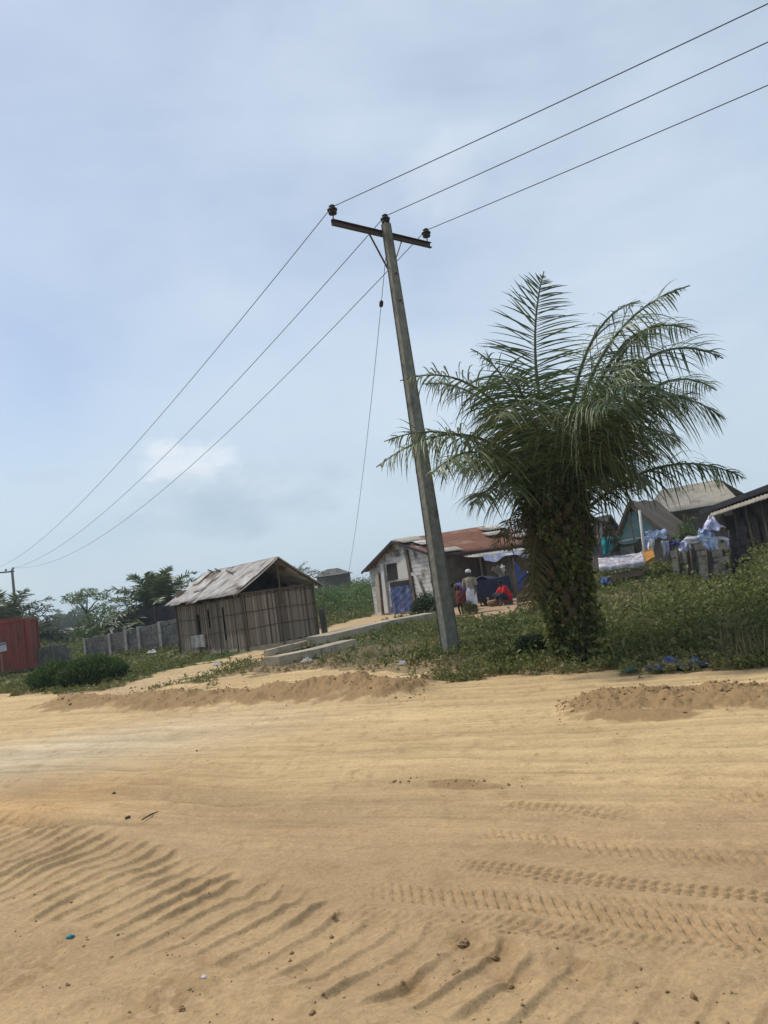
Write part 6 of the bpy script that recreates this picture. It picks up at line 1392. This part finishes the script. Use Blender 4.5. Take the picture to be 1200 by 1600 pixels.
crumbs()
def litter(name, label, cat, px, py, w, h, m, seed, group=None):
    g = G(px, py); rnd = random.Random(seed); p1, p2, p3 = [rnd.random()*6 for _ in range(3)]; z = float(ground_height(np.array([g.x]), np.array([g.y]))[0])
    mb = MB(); mb.patch(lambda u, v: Vector((g.x+(u-.5)*w, g.y+(v-.5)*w*.7, z+.02+h*(.5+.5*math.sin(u*9+p1)*math.cos(v*8+p2))*math.sin(PI*u)*math.sin(PI*v)+h*.3*abs(math.sin(u*17+v*13+p3)))), 16, 12, .004)
    o = mb.build(name, M[m], None); origin(o, (g.x, g.y, z)); tag(o, label, cat, group); return o
lg = 'plastic litter on the verge'
litter('plastic_sheet', 'largest crumpled blue plastic sheet at the road edge, right of the palm', 'litter', 1052, 1045, .62, .12, 'litter_b', 1, lg)
litter('plastic_sheet', 'torn blue plastic right beside the largest blue sheet at the road edge', 'litter', 1082, 1044, .42, .1, 'litter_b', 2, lg)
litter('plastic_sheet', 'small turquoise plastic scrap at the road edge nearest the palm', 'litter', 986, 1050, .17, .06, 'litter_t', 3, lg)
for i, (px, py, w, lab) in enumerate([(745, 990, .35, 'white plastic scrap in the weeds just right of the concrete pole'), (757, 995, .3, 'white paper scrap in the weeds, right of the scrap nearest the pole'), (700, 1003, .4, 'greyish heap of plastic scraps at the foot of the pole, right side'), (630, 1040, .22, 'pale scrap on the bare verge left of the pole foot'), (470, 1028, .4, 'pale crumpled scrap in the grass below the drain slab'), (480, 1036, .3, 'small white scrap in the grass, lower of the two below the drain slab'), (900, 1045, .16, 'white scrap at the road edge under the palm trunk'), (965, 935, .35, 'white scrap on the grass below the bench'), (1155, 962, .16, 'white scrap high in the weeds at far right'), (1102, 935, .2, 'white scrap in the weeds below the block enclosure'), (238, 1022, .5, 'pale rubble scrap on the grass below the long grey block wall'), (340, 1040, .3, 'pale scrap in the grass left of the sandy path by the drain'), (850, 1040, .14, 'tiny white scrap at the left foot of the palm')]):
    litter('litter_scrap', lab, 'litter', px, py, w, w*.35, 'litter_w', 10+i, lg)

# ------------------------------------------------------------------ thin daytime haze
def haze():
    bm = bmesh.new(); bmesh.ops.create_cube(bm, size=1); me = bpy.data.meshes.new('haze'); bm.to_mesh(me); bm.free(); o = bpy.data.objects.new('haze', me); COL.objects.link(o)
    o.scale = (9000, 9000, 26); o.location = (0, 0, 9); m = bpy.data.materials.new('haze'); m.use_nodes = True; nt = m.node_tree; nt.nodes.clear()
    out = nt.nodes.new('ShaderNodeOutputMaterial'); v = nt.nodes.new('ShaderNodeVolumePrincipled'); v.inputs['Color'].default_value = (0.82, 0.90, 1.0, 1); v.inputs['Density'].default_value = 0.0007; v.inputs['Anisotropy'].default_value = 0.2
    nt.links.new(v.outputs[0], out.inputs['Volume']); me.materials.append(m); tag(o, kind='stuff')
haze()
